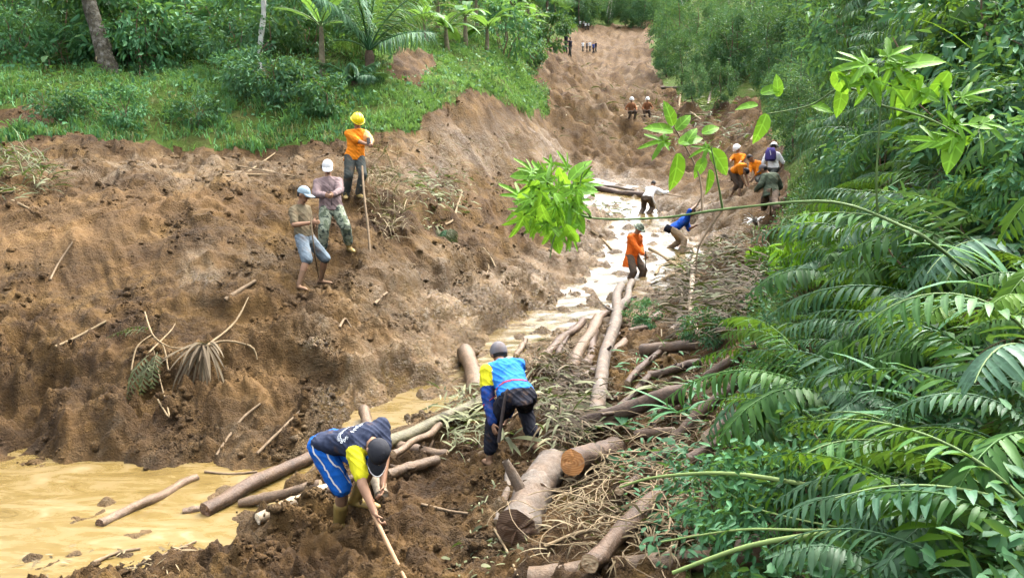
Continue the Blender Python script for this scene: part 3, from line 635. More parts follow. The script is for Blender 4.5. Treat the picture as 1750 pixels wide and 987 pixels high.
for i, (px, py, h, lab) in enumerate(bl): g = G(px, py); banana(g, h * depth(g) / 38, 8, 1.75 * depth(g) / 38, lab, 40 + i, 'banana plants in the far garden')
banana(G(165, 110), .5, 5, 1.0, 'young banana shoot at the foot of the leaning mossy trunk', 55, stem_r=.05)
banana(G(250, 112), .3, 5, .7, 'small broad leaved banana shoot left of the mossy trunk foot', 56, stem_r=.04)
banana(G(85, 118), .25, 4, .7, 'small broad leaved banana shoot near the left edge of the terrace', 57, stem_r=.04)
# --- palm
def palm(loc, h, nf, L, label, seed, rises, ll=.75):
    e = empty('palm', loc, 0, label, 'palm'); r = np.random.default_rng(seed)
    mk('trunk', *tube(wander((0, 0, -.2), (0, 0, h), 6, .03, seed), np.linspace(.16, .12, 6), 9, bump=.08, seed=seed), BARK_BROWN, e, smooth=True)
    for i in range(nf):
        a = i * 2 * math.pi / nf + r.normal(0, .2)
        v, f = frond_mesh(seed + i, L * r.uniform(.8, 1.1), 34, ll, .05, rises[i % len(rises)] + r.normal(0, .08), r.uniform(.7, 1.3), .16, .6, 1.2, 4, .028, .4, .95)
        mk('frond', v @ rotm(a).T + np.array([0, 0, h]), f, LEAF_COOL, e)
    return e
palm(G(632, 120), .5, 16, 3.0, 'young palm with arching feathery fronds on the spur', 71, [1.2, .9, 1.35, .6])
palm(G(605, 150), .15, 8, 1.1, 'low palm like plant below the young palm', 72, [.9, .5], .35)
palm(G(935, 45), 2.2, 12, 3.4, 'palm with feathery crown at the left edge of the far slide', 73, [1.0, .5, .2])
# --- long-leaved clumps (pandan like)
def strap_clump(loc, n, L, w, label, seed, m_=None, name='strap_leaf_plant', cat='plant', group=None, rise=(.5, 1.3), bend=(1.0, 2.2), az=(0, 6.283)):
    e = empty(name, loc, 0, label, cat, group); r = np.random.default_rng(seed)
    for i in range(n):
        L_ = L * r.uniform(.6, 1.2); pth, a = rachis(L_, r.uniform(*rise), r.uniform(*bend), 8); s = np.linspace(0, 1, 8)
        ww = w * (np.sin(math.pi * (s * .9 + .08)) ** .6); ww[-1] = w * .04
        v = np.concatenate([pth, pth + np.stack([s * 0, ww * .5, ww * .18], 1), pth + np.stack([s * 0, -ww * .5, ww * .18], 1)]); k_ = np.arange(7)
        f = np.concatenate([np.stack([k_, k_ + 1, 8 + k_ + 1, 8 + k_], 1), np.stack([k_ + 1, k_, 16 + k_, 16 + k_ + 1], 1)])
        mk('leaf', v @ rotm(r.uniform(*az)).T + np.array([r.normal(0, .03), r.normal(0, .03), 0]), f, m_ or LEAF_COOL, e, smooth=True)
    return e
strap_clump(G(368, 92), 22, 1.3, .07, 'arching strap leaved clump between the bush and the slender trunk', 81, LEAF_MID)
strap_clump(G(548, 135), 14, .9, .06, 'dark strap leaved clump at the foot of the banana beside the palm', 82, LEAF_DARK)
# --- far forest at the head of the slide
for g in frame_poly_scatter([(925, 4), (1180, 4), (1135, 28), (1060, 38), (1000, 40), (940, 30)], 55, 3.0, 24):
    place(ri.choice(T_slim), 'slender_tree', g, 'slender pale trunked far tree above the slide, ' + spot(g, (1010, 1090), (16, 28)), 'tree', 'far forest trees above the slide', ri.uniform(.9, 1.5), r=ri)
for g in frame_poly_scatter([(925, 4), (1200, 4), (1140, 40), (1090, 52), (1040, 44), (990, 48), (940, 40)], 80, 2.8, 25):
    place(ri.choice(T_low), 'bushy_tree', g, 'low bushy tree in the haze above the slide, ' + spot(g, (1010, 1090), (16, 30)), 'tree', 'bushy trees above the slide', ri.uniform(.7, 1.5), r=ri)
# --- trees right of the slide
for i, g in enumerate(frame_poly_scatter([(1135, 120), (1150, 150), (1210, 165), (1300, 150), (1400, 170), (1460, 120), (1460, -40), (1150, -40), (1125, 60)], 40, 2.3, 26)):
    place(ri.choice(T_low), 'bushy_tree', g, 'leafy low tree in the green clump right of the far slide, ' + spot(g, (1230, 1340), (30, 90)), 'tree', 'trees right of the far slide', ri.uniform(.55, .95), r=ri)
for i, (px, py, s) in enumerate([(1140, 132, .5), (1165, 148, .5), (1215, 150, .55), (1262, 138, .55), (1310, 165, .6), (1350, 195, .45), (1185, 172, .3), (1232, 185, .3), (1330, 215, .35), (1370, 235, .35), (1355, 270, .3)]):
    place(T_low[i % 3], 'bushy_tree', G(px, py), ['small leafy tree at the left tip of the green clump', 'small leafy tree second from the left tip of the green clump', 'leafy tree above the fallen grey trunk', 'leafy tree over the bare brown scarp', 'leafy tree right of the bare brown scarp', 'lowest leafy tree right of the brown scarp', 'small bush at the foot of the clump above the fallen trunk', 'small bush right of the fallen grey trunk', 'small tree above the workers in orange', 'small tree right of the workers in orange', 'bush just above the purple backpack'][i], 'tree', None, s, r=ri)
for i, (px, py) in enumerate([(1178, 60), (1190, 40), (1240, 20)]):
    place(T_slim[i], 'slender_tree', G(px, py), ['slender pale trunk standing out of the green clump', 'slender pale trunk behind the first in the green clump', 'slender pale trunk farthest right in the green clump'][i], 'tree', None, .8, r=ri)
# ================================================================== right bank: ferns and shrubs
# small and middle ferns: prototypes of fronds, each frond an object
FR_small = [mk('frond', *frond_mesh(300 + i, .85, 22, .13, .030, .75, 1.7, .15, .8, .7, 2, .005, .3), [FERN_M, FERN_G, FERN_M][i % 3], link=False) for i in range(6)]
FR_mid = [mk('frond', *frond_mesh(320 + i, 1.25, 20, .21, .046, .75, 1.5, .18, .7, .8, 3, .007, .35), [FERN_M, FERN_G][i % 2], link=False) for i in range(6)]
FR_feather = [mk('frond', *frond_mesh(340 + i, 1.3, 30, .30, .020, .8, 1.8, .12, .6, 1.1, 3, .006, .6, .8), [FERN_G, LEAF_COOL][i % 2], link=False) for i in range(4)]
def fern(loc, meshes, n, label, group, s, seed, az0=math.pi, spread=1.6, name='fern'):
    r = random.Random(seed); e = empty(name, loc, 0, label, 'fern', group); e.scale = (s,) * 3
    for i in range(n):
        o = ob('frond', r.choice(meshes), e); o.rotation_euler = (r.gauss(0, .15), r.gauss(0.0, .22), az0 + (i / max(1, n - 1) - .5) * 2 * spread + r.gauss(0, .15)); k_ = r.uniform(.75, 1.15); o.scale = (k_, k_, k_)
    return e
ri = random.Random(11)
RB = [(1505, 230), (1520, 120), (1530, -20), (1850, -20), (1850, 1060), (1480, 1060), (1450, 900), (1420, 760), (1390, 640), (1410, 560), (1450, 470), (1490, 400), (1510, 330)]
FR_y = [mk('frond', *frond_mesh(360 + i, 1.0, 18, .16, .042, .75, 1.6, .15, .8, .8, 2, .006, .35), FERN_Y, link=False) for i in range(2)]; FR_dead = [mk('frond', *frond_mesh(366 + i, .9, 16, .14, .03, .5, 2.1, .15, .8, 1.2, 2, .006, .8), DRY_M, link=False) for i in range(2)]
def where_r(g):
    qx, qy = pix(g.x, g.y, g.z)
    return ('near the top' if qy < 150 else 'beside the long stem' if qy < 400 else 'below the long stem' if qy < 620 else 'above the green stalks' if qy < 830 else 'at the bottom') + (', left fringe' if qx < 1500 else ', middle' if qx < 1650 else ', right edge')
for i, g in enumerate(frame_poly_scatter(RB, 125, .42, 27)):
    d = g.y; k_ = ri.random()
    if d > 9: fr_, n_, s_, kd = (FR_mid + FR_feather + FR_dead[:1], 8, ri.uniform(.9, 1.3), 'grey green')
    elif k_ < .3: fr_, n_, s_, kd = (FR_y * 3 + FR_small + FR_dead, 8, ri.uniform(.7, 1.0), 'yellow green')
    elif d > 5: fr_, n_, s_, kd = (FR_mid + FR_small + FR_dead[:1], 8, ri.uniform(.75, 1.1), 'drooping')
    else: fr_, n_, s_, kd = (FR_small + FR_mid[:2] + FR_dead[:1], 7, ri.uniform(.5, .8), 'small')
    fern(g, fr_, n_, kd + ' fern on the right bank ' + where_r(g), kd + ' ferns ' + where_r(g).replace(',', ''), s_, i)
for i, g in enumerate(frame_poly_scatter([(1500, 60), (1850, 0), (1850, 520), (1450, 560), (1450, 400)], 16, .5, 29)):
    k_ = ri.randrange(5); pr = [S_mid[0], S_mid[1], S_bright[0], S_cool[1], S_dark[0]][k_]; sc_ = ri.uniform(.22, .36) * (1 + min(g.y, 12) / 7)
    place(pr, 'leafy_shrub', g, ['leafy', 'leafy', 'yellow leaved', 'bluish', 'dark'][k_] + ' weed among the ferns ' + where_r(g), 'shrub', ['leafy', 'leafy', 'yellow', 'bluish', 'dark'][k_] + ' weeds ' + where_r(g).replace(',', ''), sc_, r=ri)
for i, g in enumerate(frame_poly_scatter([(1480, 600), (1800, 560), (1800, 1040), (1620, 1040), (1580, 800)], 13, .38, 31)):
    fern(g, FR_mid + FR_small[:3] + FR_dead[:1], 7, 'broad fronded fern low on the right bank ' + where_r(g), 'broad fronded ferns ' + where_r(g).replace(',', ''), ri.uniform(.55, .85), 900 + i, spread=1.9)
# feathery drooping clumps beside the group of workers
for i, (px, py, s) in enumerate([(1470, 325, .8), (1460, 265, .8), (1480, 385, .8), (1450, 430, .6), (1510, 320, 1.0), (1400, 530, .5)]):
    fern(G(px, py), FR_feather, 10, ['feathery fern right of the green jacket', 'feathery fern above and right of the workers', 'feathery fern hanging below the green jacket', 'feathery fern over the dark hollow', 'feathery fern behind the long stem', 'small feathery fern above the brush pile'][i], None, s, 500 + i)
# big ferns nearest the camera: every leaflet its own piece
LL_A = [mk('leaflet', *blade(.20, .044, .6, 8, ragged=.07, seed=i, fold=.14), [LEAFLET_A, LEAFLET_B][i % 2], smooth=False, link=False) for i in range(4)]
def big_frond(parent, L, pairs, ll, rise, bend, az, tilt, seed, grey=False):
    r = np.random.default_rng(seed); path, lay = frond_layout(L * .78, int(pairs * 1.2), ll * .85, rise, bend, .12, .6, r, 1.05)
    fr = mk('frond', *tube(path, np.linspace(.008, .002, 16), 6), STEM_G, parent, smooth=True); fr.rotation_euler = (tilt, 0, az)
    for (p, ang, sd_, l_, sw, tw) in lay:
        o = ob('leaflet', LL_A[int(r.integers(0, 2)) * 2 + (1 if grey else 0)], fr); o.location = p
        o.rotation_euler = Matrix(rotm(0, ang) @ rotm(sd_ * sw, -.3 * r.uniform(.3, 1.5), sd_ * .3 + tw)).to_euler(); k_ = l_ / .2; o.scale = (k_, k_ * r.uniform(.85, 1.15), k_)
BF = [ # px, py of the crown, distance, label, fronds: (length, pairs, leaflet, rise, bend, azimuth, tilt, grey)
 (1700, 470, 3.5, 'large fern arching left across the middle of the right bank', [(1.35, 13, .21, .35, .75, math.pi + .1, .15, 0), (1.0, 11, .19, .7, 1.2, math.pi - .7, 0, 0), (.9, 10, .18, .2, .8, math.pi + .8, .2, 0)]),
 (1745, 430, 2.7, 'large blue green fern at the right edge of the picture', [(.85, 9, .21, .5, .9, math.pi - .2, .4, 1), (.7, 8, .20, .1, .9, math.pi + .5, .3, 1)]),
 (1790, 640, 2.6, 'large fern with hanging leaflets right of centre at the right edge', [(.95, 10, .21, .75, 1.6, math.pi + .15, .2, 0), (.8, 9, .20, .3, 1.0, math.pi + .7, .3, 1)]),
 (1760, 900, 2.35, 'large pale fern in the bottom right corner', [(.8, 9, .22, .1, .5, math.pi + .15, .5, 1), (.85, 9, .20, .5, .9, math.pi - .3, .4, 0)]),
 (1600, 830, 3.3, 'large fern low at the right above the green stalks', [(1.0, 11, .2, .5, 1.2, math.pi + .3, .2, 0), (.8, 9, .18, .8, 1.6, math.pi - .6, .1, 0)])]
for i, (px, py, t_, lab, frs) in enumerate(BF):
    g = G(px, py + 40); e = empty('fern', g, 0, lab, 'fern'); hh = .12; ks = depth(g) / t_
    mk('crown', *tube([(0, 0, -.2), (0, 0, 0), (0, 0, hh + .02)], [.03, .026, .012], 8, bump=.1), BARK_BROWN, e, smooth=True)
    for k_, (L, n, ll, rise, bend, az, tilt, gr) in enumerate(frs):
        big_frond(e, L * ks, int(n * ks ** .6), ll * ks ** .6, rise + .35, bend + .2, az, tilt, 600 + i * 10 + k_, bool(gr))
    for o in e.children:
        if o.name.startswith('frond'): o.location = (0, 0, hh)
# shrubs and long grass on the right bank
for i, (px, py, s, pr, lab) in enumerate([
    (1700, 60, 1.3, S_dark[0], 'dark shrub in the top right corner'), (1620, 30, 1.2, S_dark[1], 'dark shrub at the top left of the corner shrub'), (1560, 120, 1.1, S_dark[2], 'dark shrub on the right bank below the top'), (1680, 200, .9, S_mid[0], 'green shrub on the right bank above the long stem'),
    (1470, 120, 1.4, S_mid[1], 'green shrub where the right bank meets the far trees'), (1440, 40, 1.9, S_mid[2], 'tall green shrub at the top beside the far trees'), (1560, 20, 1.5, S_cool[0], 'bluish shrub at the top of the right bank'), (1720, 300, .7, S_dark[1], 'dark shrub near the right edge under the ferns'),
    (1395, 480, .8, S_bright[0], 'yellow green low bush beside the brush pile'), (1310, 470, .5, S_bright[1], 'small bright green weed above the brush pile'), (1640, 230, .8, S_bright[1], 'yellow green bush on the right bank under the bright leaves'), (1530, 330, .8, S_mid[2], 'green bush on the right bank at the root of the long stem'),
    (1210, 590, .45, S_cool[1], 'small bluish weed beside the short forked log'), (1100, 560, .35, S_mid[0], 'small weed among the logs'), (1240, 900, .5, S_cool[0], 'weed clump among the vines near the bottom'), (1330, 960, .5, S_mid[1], 'weed clump at the bottom beside the green stalks'), (1440, 900, .5, S_dark[0], 'dark weed clump at the foot of the green stalks')]):
    place(pr, 'leafy_shrub', G(px, py), lab, 'shrub', None, s, r=ri)
for i, (px, py, n, L, lab) in enumerate([(1735, 120, 16, 1.0, 'long bladed plant in the upper right corner'), (1690, 10, 18, 1.2, 'long bladed plant at the top right edge'), (1560, -20, 16, 1.3, 'long bladed plant hanging in at the top of the right bank'), (1760, 560, 12, .7, 'long bladed plant at the right edge below the big fern'), (1640, 760, 10, .6, 'long bladed plant at the lower right')]):
    strap_clump(G(px, py), n, L, .035, lab, 640 + i, LEAF_MID, 'long_leaf_plant', 'plant', None, (.4, 1.3), (.6, 1.6), (1.9, 4.6))

# --- lobed-leaf bush reaching in from the right bank on one long stem
def lobed(L, seed):
    """palmate leaf: petiole at the origin, tip along +X"""
    r = np.random.default_rng(seed); th = np.radians(np.linspace(-150, 150, 61)); rad = np.full(61, .26)
    for c0, h_, w_ in ((0, 1.0, 17), (46, .80, 15), (-46, .80, 15), (98, .50, 15), (-98, .50, 15)):
        rad = np.maximum(rad, h_ * r.uniform(.88, 1.1) * np.exp(-np.abs((np.degrees(th) - c0 - r.normal(0, 4)) / w_) ** 1.35))
    rad = rad * (1 + .045 * (np.arange(61) % 2)) * L * .8
    off_ = .22 * L; V = [(off_ * .0, 0, 0), (off_, 0, .0)]
    for q in (.5, 1.0): V += [(off_ + q * r_ * math.cos(a), q * r_ * math.sin(a), -.30 * (q * r_) ** 2 / L + .05 * L * abs(math.sin(a * 3)) * q) for r_, a in zip(rad, th)]
    F = [(1, 2 + i, 3 + i) for i in range(60)] + [(2 + i, 63 + i, 64 + i, 3 + i) for i in range(60)] + [(0, 1, 2), (0, 62, 1)]
    return V, F
def ovate(L, seed): return blade(L, L * .55, .5, 6, fold=.14, ragged=.06, seed=seed)
LB = [mk('leaf', *lobed(1.0, 700 + i), LEAF_LOBED, smooth=True, link=False) for i in range(4)]; LO = [mk('leaf', *ovate(1.0, 710 + i), LEAF_LOBED, smooth=True, link=False) for i in range(3)]
root = G(1690, 470); bush = empty('leafy_bush', root, 0, 'bright green bush with lobed leaves reaching across on one long thin stem', 'bush')
rl = np.array(root)
def bpt(px, py, t_): return P(px, py, t_) - rl
stem = [np.array([0, 0, -.1]), bpt(1600, 420, 3.35), bpt(1540, 386, 3.4), bpt(1420, 345, 3.5), bpt(1250, 356, 3.6), bpt(1130, 372, 3.7), bpt(1010, 372, 3.8), bpt(960, 345, 3.8)]
def smoothpath(p, n=40):
    p = np.array(p); s = np.linspace(0, len(p) - 1, n); i = np.clip(s.astype(int), 0, len(p) - 2); f = (s - i)[:, None]
    pm = p[np.clip(i - 1, 0, None)]; p0 = p[i]; p1 = p[i + 1]; p2 = p[np.clip(i + 2, None, len(p) - 1)]
    return .5 * (2 * p0 + (p1 - pm) * f + (2 * pm - 5 * p0 + 4 * p1 - p2) * f ** 2 + (3 * p0 - pm - 3 * p1 + p2) * f ** 3)
mk('stem', *tube(smoothpath(stem, 50), np.linspace(.008, .0038, 50) * (1 + .10 * np.sin(np.arange(50) * 2.1)), 8, bump=.05), STEM_G, bush, smooth=True)
tw = [([bpt(1200, 362, 3.64), bpt(1195, 300, 3.7), bpt(1165, 240, 3.75), bpt(1150, 215, 3.75)]), ([bpt(1235, 357, 3.62), bpt(1225, 300, 3.55), bpt(1215, 250, 3.5)]), ([bpt(1500, 365, 3.45), bpt(1498, 300, 3.4), bpt(1505, 180, 3.35), bpt(1500, 110, 3.3)]), ([bpt(1505, 170, 3.35), bpt(1440, 150, 3.4), bpt(1385, 180, 3.5), bpt(1310, 195, 3.55)]),
      ([bpt(1010, 372, 3.8), bpt(990, 330, 3.7), bpt(1000, 280, 3.7)]), ([bpt(960, 345, 3.8), bpt(910, 330, 3.85), bpt(880, 345, 3.9)]), ([bpt(985, 360, 3.8), bpt(950, 400, 3.75), bpt(940, 440, 3.75)]), ([bpt(1505, 180, 3.35), bpt(1580, 200, 3.2), bpt(1640, 230, 3.1)]), ([bpt(1235, 357, 3.62), bpt(1195, 420, 3.6), bpt(1190, 470, 3.6)])]
for i, p in enumerate(tw): mk('twig', *tube(smoothpath(p, 14), np.linspace(.006, .0025, 14), 5), STEM_G if i not in (0, 8) else TWIG_M, bush, smooth=True)
def bleaf(px, py, t_, L, ang, tip_pitch, roll, kind, seed):
    """ang: direction of the tip in the picture plane (0 right, 90 up)"""
    o = ob('leaf', (LB if kind else LO)[seed % 3], bush); o.location = bpt(px, py, t_)
    c, s = math.cos(R(ang)), math.sin(R(ang)); ax = Vector((c, -.35 * math.sin(tip_pitch), s)).normalized()
    nrm = Vector((roll, -.75, .65)); nrm = (nrm - ax * nrm.dot(ax)).normalized(); sdx = nrm.cross(ax)
    o.rotation_euler = Matrix((ax, sdx, nrm)).transposed().to_euler(); o.scale = (L,) * 3
rb = random.Random(77)
for (px, py, L, ang, kd) in [(1150, 225, .17, 165, 0), (1155, 222, .14, 45, 0), (1148, 240, .20, 188, 1), (1160, 245, .17, 20, 0), (1170, 250, .15, 60, 0), (1158, 262, .24, 272, 0), (1150, 215, .15, 110, 0), (1215, 255, .20, 310, 0), (1218, 250, .15, 200, 1), (1212, 290, .16, 280, 0), (1205, 270, .13, 240, 0), (1200, 228, .13, 25, 0),
    (1310, 195, .17, 250, 0), (1300, 160, .14, 20, 0), (1385, 180, .13, 350, 0), (1330, 165, .12, 100, 0), (1295, 180, .12, 180, 0), (1500, 110, .26, 185, 1), (1505, 105, .22, 30, 1), (1500, 125, .2, 235, 1), (1490, 120, .2, 150, 1), (1515, 140, .18, 320, 1), (1440, 150, .16, 260, 0), (1640, 230, .16, 200, 1), (1620, 225, .15, 80, 1), (1580, 205, .13, 140, 1)]:
    bleaf(px, py, 3.7 if px < 1250 else 3.5 if px < 1450 else 3.3, L * .82, ang, rb.uniform(-1, 1), rb.uniform(-.5, .5), kd, rb.randrange(9))
for i in range(85):
    a = rb.uniform(0, 6.28); q = math.sqrt(rb.random()); px = 945 + 50 * q * math.cos(a); py = 340 + 56 * q * math.sin(a)
    ang = math.degrees(math.atan2(-(py - 345) - 12, px - 950)) + rb.gauss(0, 35)
    if rb.random() < .4: ang = rb.uniform(200, 330)
    bleaf(px, py, rb.uniform(3.55, 4.0), rb.uniform(.07, .165), ang, rb.uniform(-1.5, 1), rb.uniform(-.9, .9), rb.random() < .6, i)
for i in range(26):
    cx_, cy_ = [(1500, 112), (1560, 130), (1640, 230)][i % 3]; bleaf(cx_ + rb.gauss(0, 38), cy_ + rb.gauss(0, 20), 3.3, rb.uniform(.10, .19), rb.choice([rb.uniform(150, 260), rb.uniform(-60, 40)]), rb.uniform(-1.5, 1), rb.uniform(-.9, .9), rb.random() < .5, i)
for i, (px, py) in enumerate([(1500, 60), (1545, 150), (1600, 60), (1650, 130), (1480, 190), (1720, 220), (1590, 260), (1690, 340)]):
    strap_clump(G(px, py), 15, 1.0, .03, 'long bladed plant on the right bank, ' + ['upper left of the bright leaves', 'just under the bright leaves', 'above and right of the bright leaves', 'left of the upper right corner', 'beside the far trees', 'under the upper right corner', 'below the second bright leaf cluster', 'above the long stem near the edge'][i], 660 + i, [LEAF_MID, FERN_Y, LEAF_DARK, FERN_M][i % 4], 'long_leaf_plant', 'plant', None, (.3, 1.3), (.8, 2.0), (1.7, 4.8))
# green stalks sweeping in at the bottom right
SG = simple('pale_green_stalk', (.24, .33, .10), .55, .2, 10, .002)
for i, (pa, lab) in enumerate([([(1480, 850, 4.0), (1380, 828, 4.0), (1240, 808, 4.3), (1120, 815, 4.7), (1060, 832, 5.0)], 'long green stalk arching over the vines near the bottom'), ([(1450, 905, 3.7), (1370, 905, 3.7), (1260, 905, 4.0), (1130, 925, 4.4)], 'thin green stalk, upper of the two straight ones at the bottom'), ([(1450, 912, 3.65), (1380, 915, 3.65), (1270, 935, 3.8), (1150, 978, 3.95)], 'thick green stalk, lower of the two straight ones at the bottom'), ([(1460, 905, 3.8), (1380, 890, 3.9), (1300, 870, 4.1), (1240, 840, 4.4)], 'thin green twig between the long arching stalk and the straight ones')]):
    p = smoothpath([P(*c) for c in pa], 24); b0 = p[0].copy(); gz = H(b0[0], b0[1]); p = np.concatenate([[np.array([b0[0] + .12, b0[1], min(gz, b0[2]) - .05])], p])
    o = mk('green_stalk', *tube(p - p[0], np.linspace([.015, .008, .017, .006][i], [.007, .005, .010, .003][i], len(p)), 7), SG, smooth=True); o.location = p[0]; tag(o, lab, 'stalk')

# ================================================================== people
def nv(v): v = np.asarray(v, float); return v / np.linalg.norm(v)
def loft(rings, seg=16):
    """closed elliptical loft: rings of (centre, half axis a, half axis b)"""
    th = np.linspace(0, 2 * math.pi, seg, endpoint=False); V, F = [], []
    for c, a, b in rings: V.append(np.asarray(c) + np.cos(th)[:, None] * np.asarray(a) + np.sin(th)[:, None] * np.asarray(b))
    n = len(rings); V = np.concatenate(V + [[rings[0][0]], [rings[-1][0]]])
    for i in range(n - 1):
        for j in range(seg): F.append((i * seg + j, i * seg + (j + 1) % seg, (i + 1) * seg + (j + 1) % seg, (i + 1) * seg + j))
    for j in range(seg): F.append((n * seg, (j + 1) % seg, j)); F.append((n * seg + 1, (n - 1) * seg + j, (n - 1) * seg + (j + 1) % seg))
    return V, F
def caps_(a, b, ra, rb, seg=12, flat=1.0, ref=None):
    a, b = np.asarray(a, float), np.asarray(b, float); d = b - a; L = np.linalg.norm(d) + 1e-9; d = d / L
    ref = np.array([0, 0, 1.0]) if ref is None and abs(d[2]) < .9 else (np.array([1.0, 0, 0]) if ref is None else np.asarray(ref, float))
    u_ = nv(np.cross(d, ref)); w_ = np.cross(u_, d); R_ = []
    for k_ in (-.98, -.8, -.45): q = math.sqrt(1 - k_ * k_); R_.append((a + d * ra * k_, u_ * ra * q, w_ * ra * q * flat))
    for s in (0, .33, .66, 1): rr_ = ra + (rb - ra) * s; R_.append((a + d * L * s, u_ * rr_, w_ * rr_ * flat))
    for k_ in (.45, .8, .98): q = math.sqrt(1 - k_ * k_); R_.append((b + d * rb * k_, u_ * rb * q, w_ * rb * q * flat))
    return loft(R_, seg)
def ellip(c, ax, r3, seg=16):
    ax = np.asarray(ax); R_ = []
    for k_ in np.sin(np.linspace(-1.5, 1.5, 9)): q = math.sqrt(max(0, 1 - k_ * k_)); R_.append((np.asarray(c) + ax[2] * r3[2] * k_, ax[0] * r3[0] * q, ax[1] * r3[1] * q))
    return loft(R_, seg)
def solid(prims, voxel, smooth=4, fold=0.0, fs=9.0, seed=0):
    """one continuous skin round overlapping volumes"""
    bm = bmesh.new()
    for V, F in prims:
        vs_ = [bm.verts.new(v) for v in V]
        for f in F: bm.faces.new([vs_[i] for i in f])
    bmesh.ops.recalc_face_normals(bm, faces=bm.faces)
    me = bpy.data.meshes.new('tmp'); bm.to_mesh(me); bm.free(); o = bpy.data.objects.new('tmp', me); C.objects.link(o)
    m1 = o.modifiers.new('r', 'REMESH'); m1.mode = 'VOXEL'; m1.voxel_size = voxel; m1.use_smooth_shade = True
    if smooth: m2 = o.modifiers.new('s', 'SMOOTH'); m2.factor = .5; m2.iterations = smooth
    dg = bpy.context.evaluated_depsgraph_get(); out = bpy.data.meshes.new_from_object(o.evaluated_get(dg))
    bpy.data.objects.remove(o); bpy.data.meshes.remove(me)
    if fold:
        n = len(out.vertices); c = np.empty(n * 3); out.vertices.foreach_get('co', c); c = c.reshape(-1, 3); nn = np.empty(n * 3); out.vertex_normals.foreach_get('vector', nn); nn = nn.reshape(-1, 3)
        d1_ = c[:, 0] * .6 + c[:, 1] * .5 + c[:, 2] * .62; d2_ = c[:, 0] * .5 - c[:, 1] * .6 + c[:, 2] * .62; d3_ = c[:, 0] - c[:, 1] - c[:, 2] * .3
        n1_ = (1 - np.abs(perlin(d1_ * fs * 1.9, d2_ * fs * .55, seed))) ** 4; n2_ = (1 - np.abs(perlin(d2_ * fs * 1.7 + 7, d3_ * fs * .6, seed + 3))) ** 4
        c = c + nn * ((n1_ + n2_) * .75 - .35 + .5 * perlin(d1_ * fs * .5, d3_ * fs * .5, seed + 5))[:, None] * fold; out.vertices.foreach_set('co', c.ravel()); out.update()
    out.polygons.foreach_set('use_smooth', np.ones(len(out.polygons), bool)); return out
def ik(a, t_, l1, l2, hint):
    a, t_ = np.asarray(a, float), np.asarray(t_, float); d = t_ - a; L = np.linalg.norm(d)
    if L > (l1 + l2) * .995: t_ = a + d / L * (l1 + l2) * .995; d = t_ - a; L = np.linalg.norm(d)
    k_ = (l1 * l1 - l2 * l2 + L * L) / (2 * L); hgt = math.sqrt(max(0, l1 * l1 - k_ * k_)); n = d / L; hv = np.asarray(hint, float); hv = hv - n * np.dot(hv, n); hv = hv / (np.linalg.norm(hv) + 1e-9)
    return a + n * k_ + hv * hgt, t_
def fabric(name, col, var=.18, dirt=(.16, .09, .045), amt=.4, rough=.85): return simple(name, col, rough, var, 22, .004, .2, dirt, amt)
SKIN = simple('skin', (.30, .165, .095), .55, .12, 18, 0, .35); SKIN_MUD = simple('muddy_skin', (.24, .14, .08), .7, .25, 14, 0, .3, (.20, .12, .06), .8)
DARK = simple('eye_dark', (.02, .015, .012), .4, .1); HAIR = simple('black_hair', (.015, .013, .012), .6, .3, 60, .003); LIP = simple('lip', (.22, .09, .07), .5, .1)

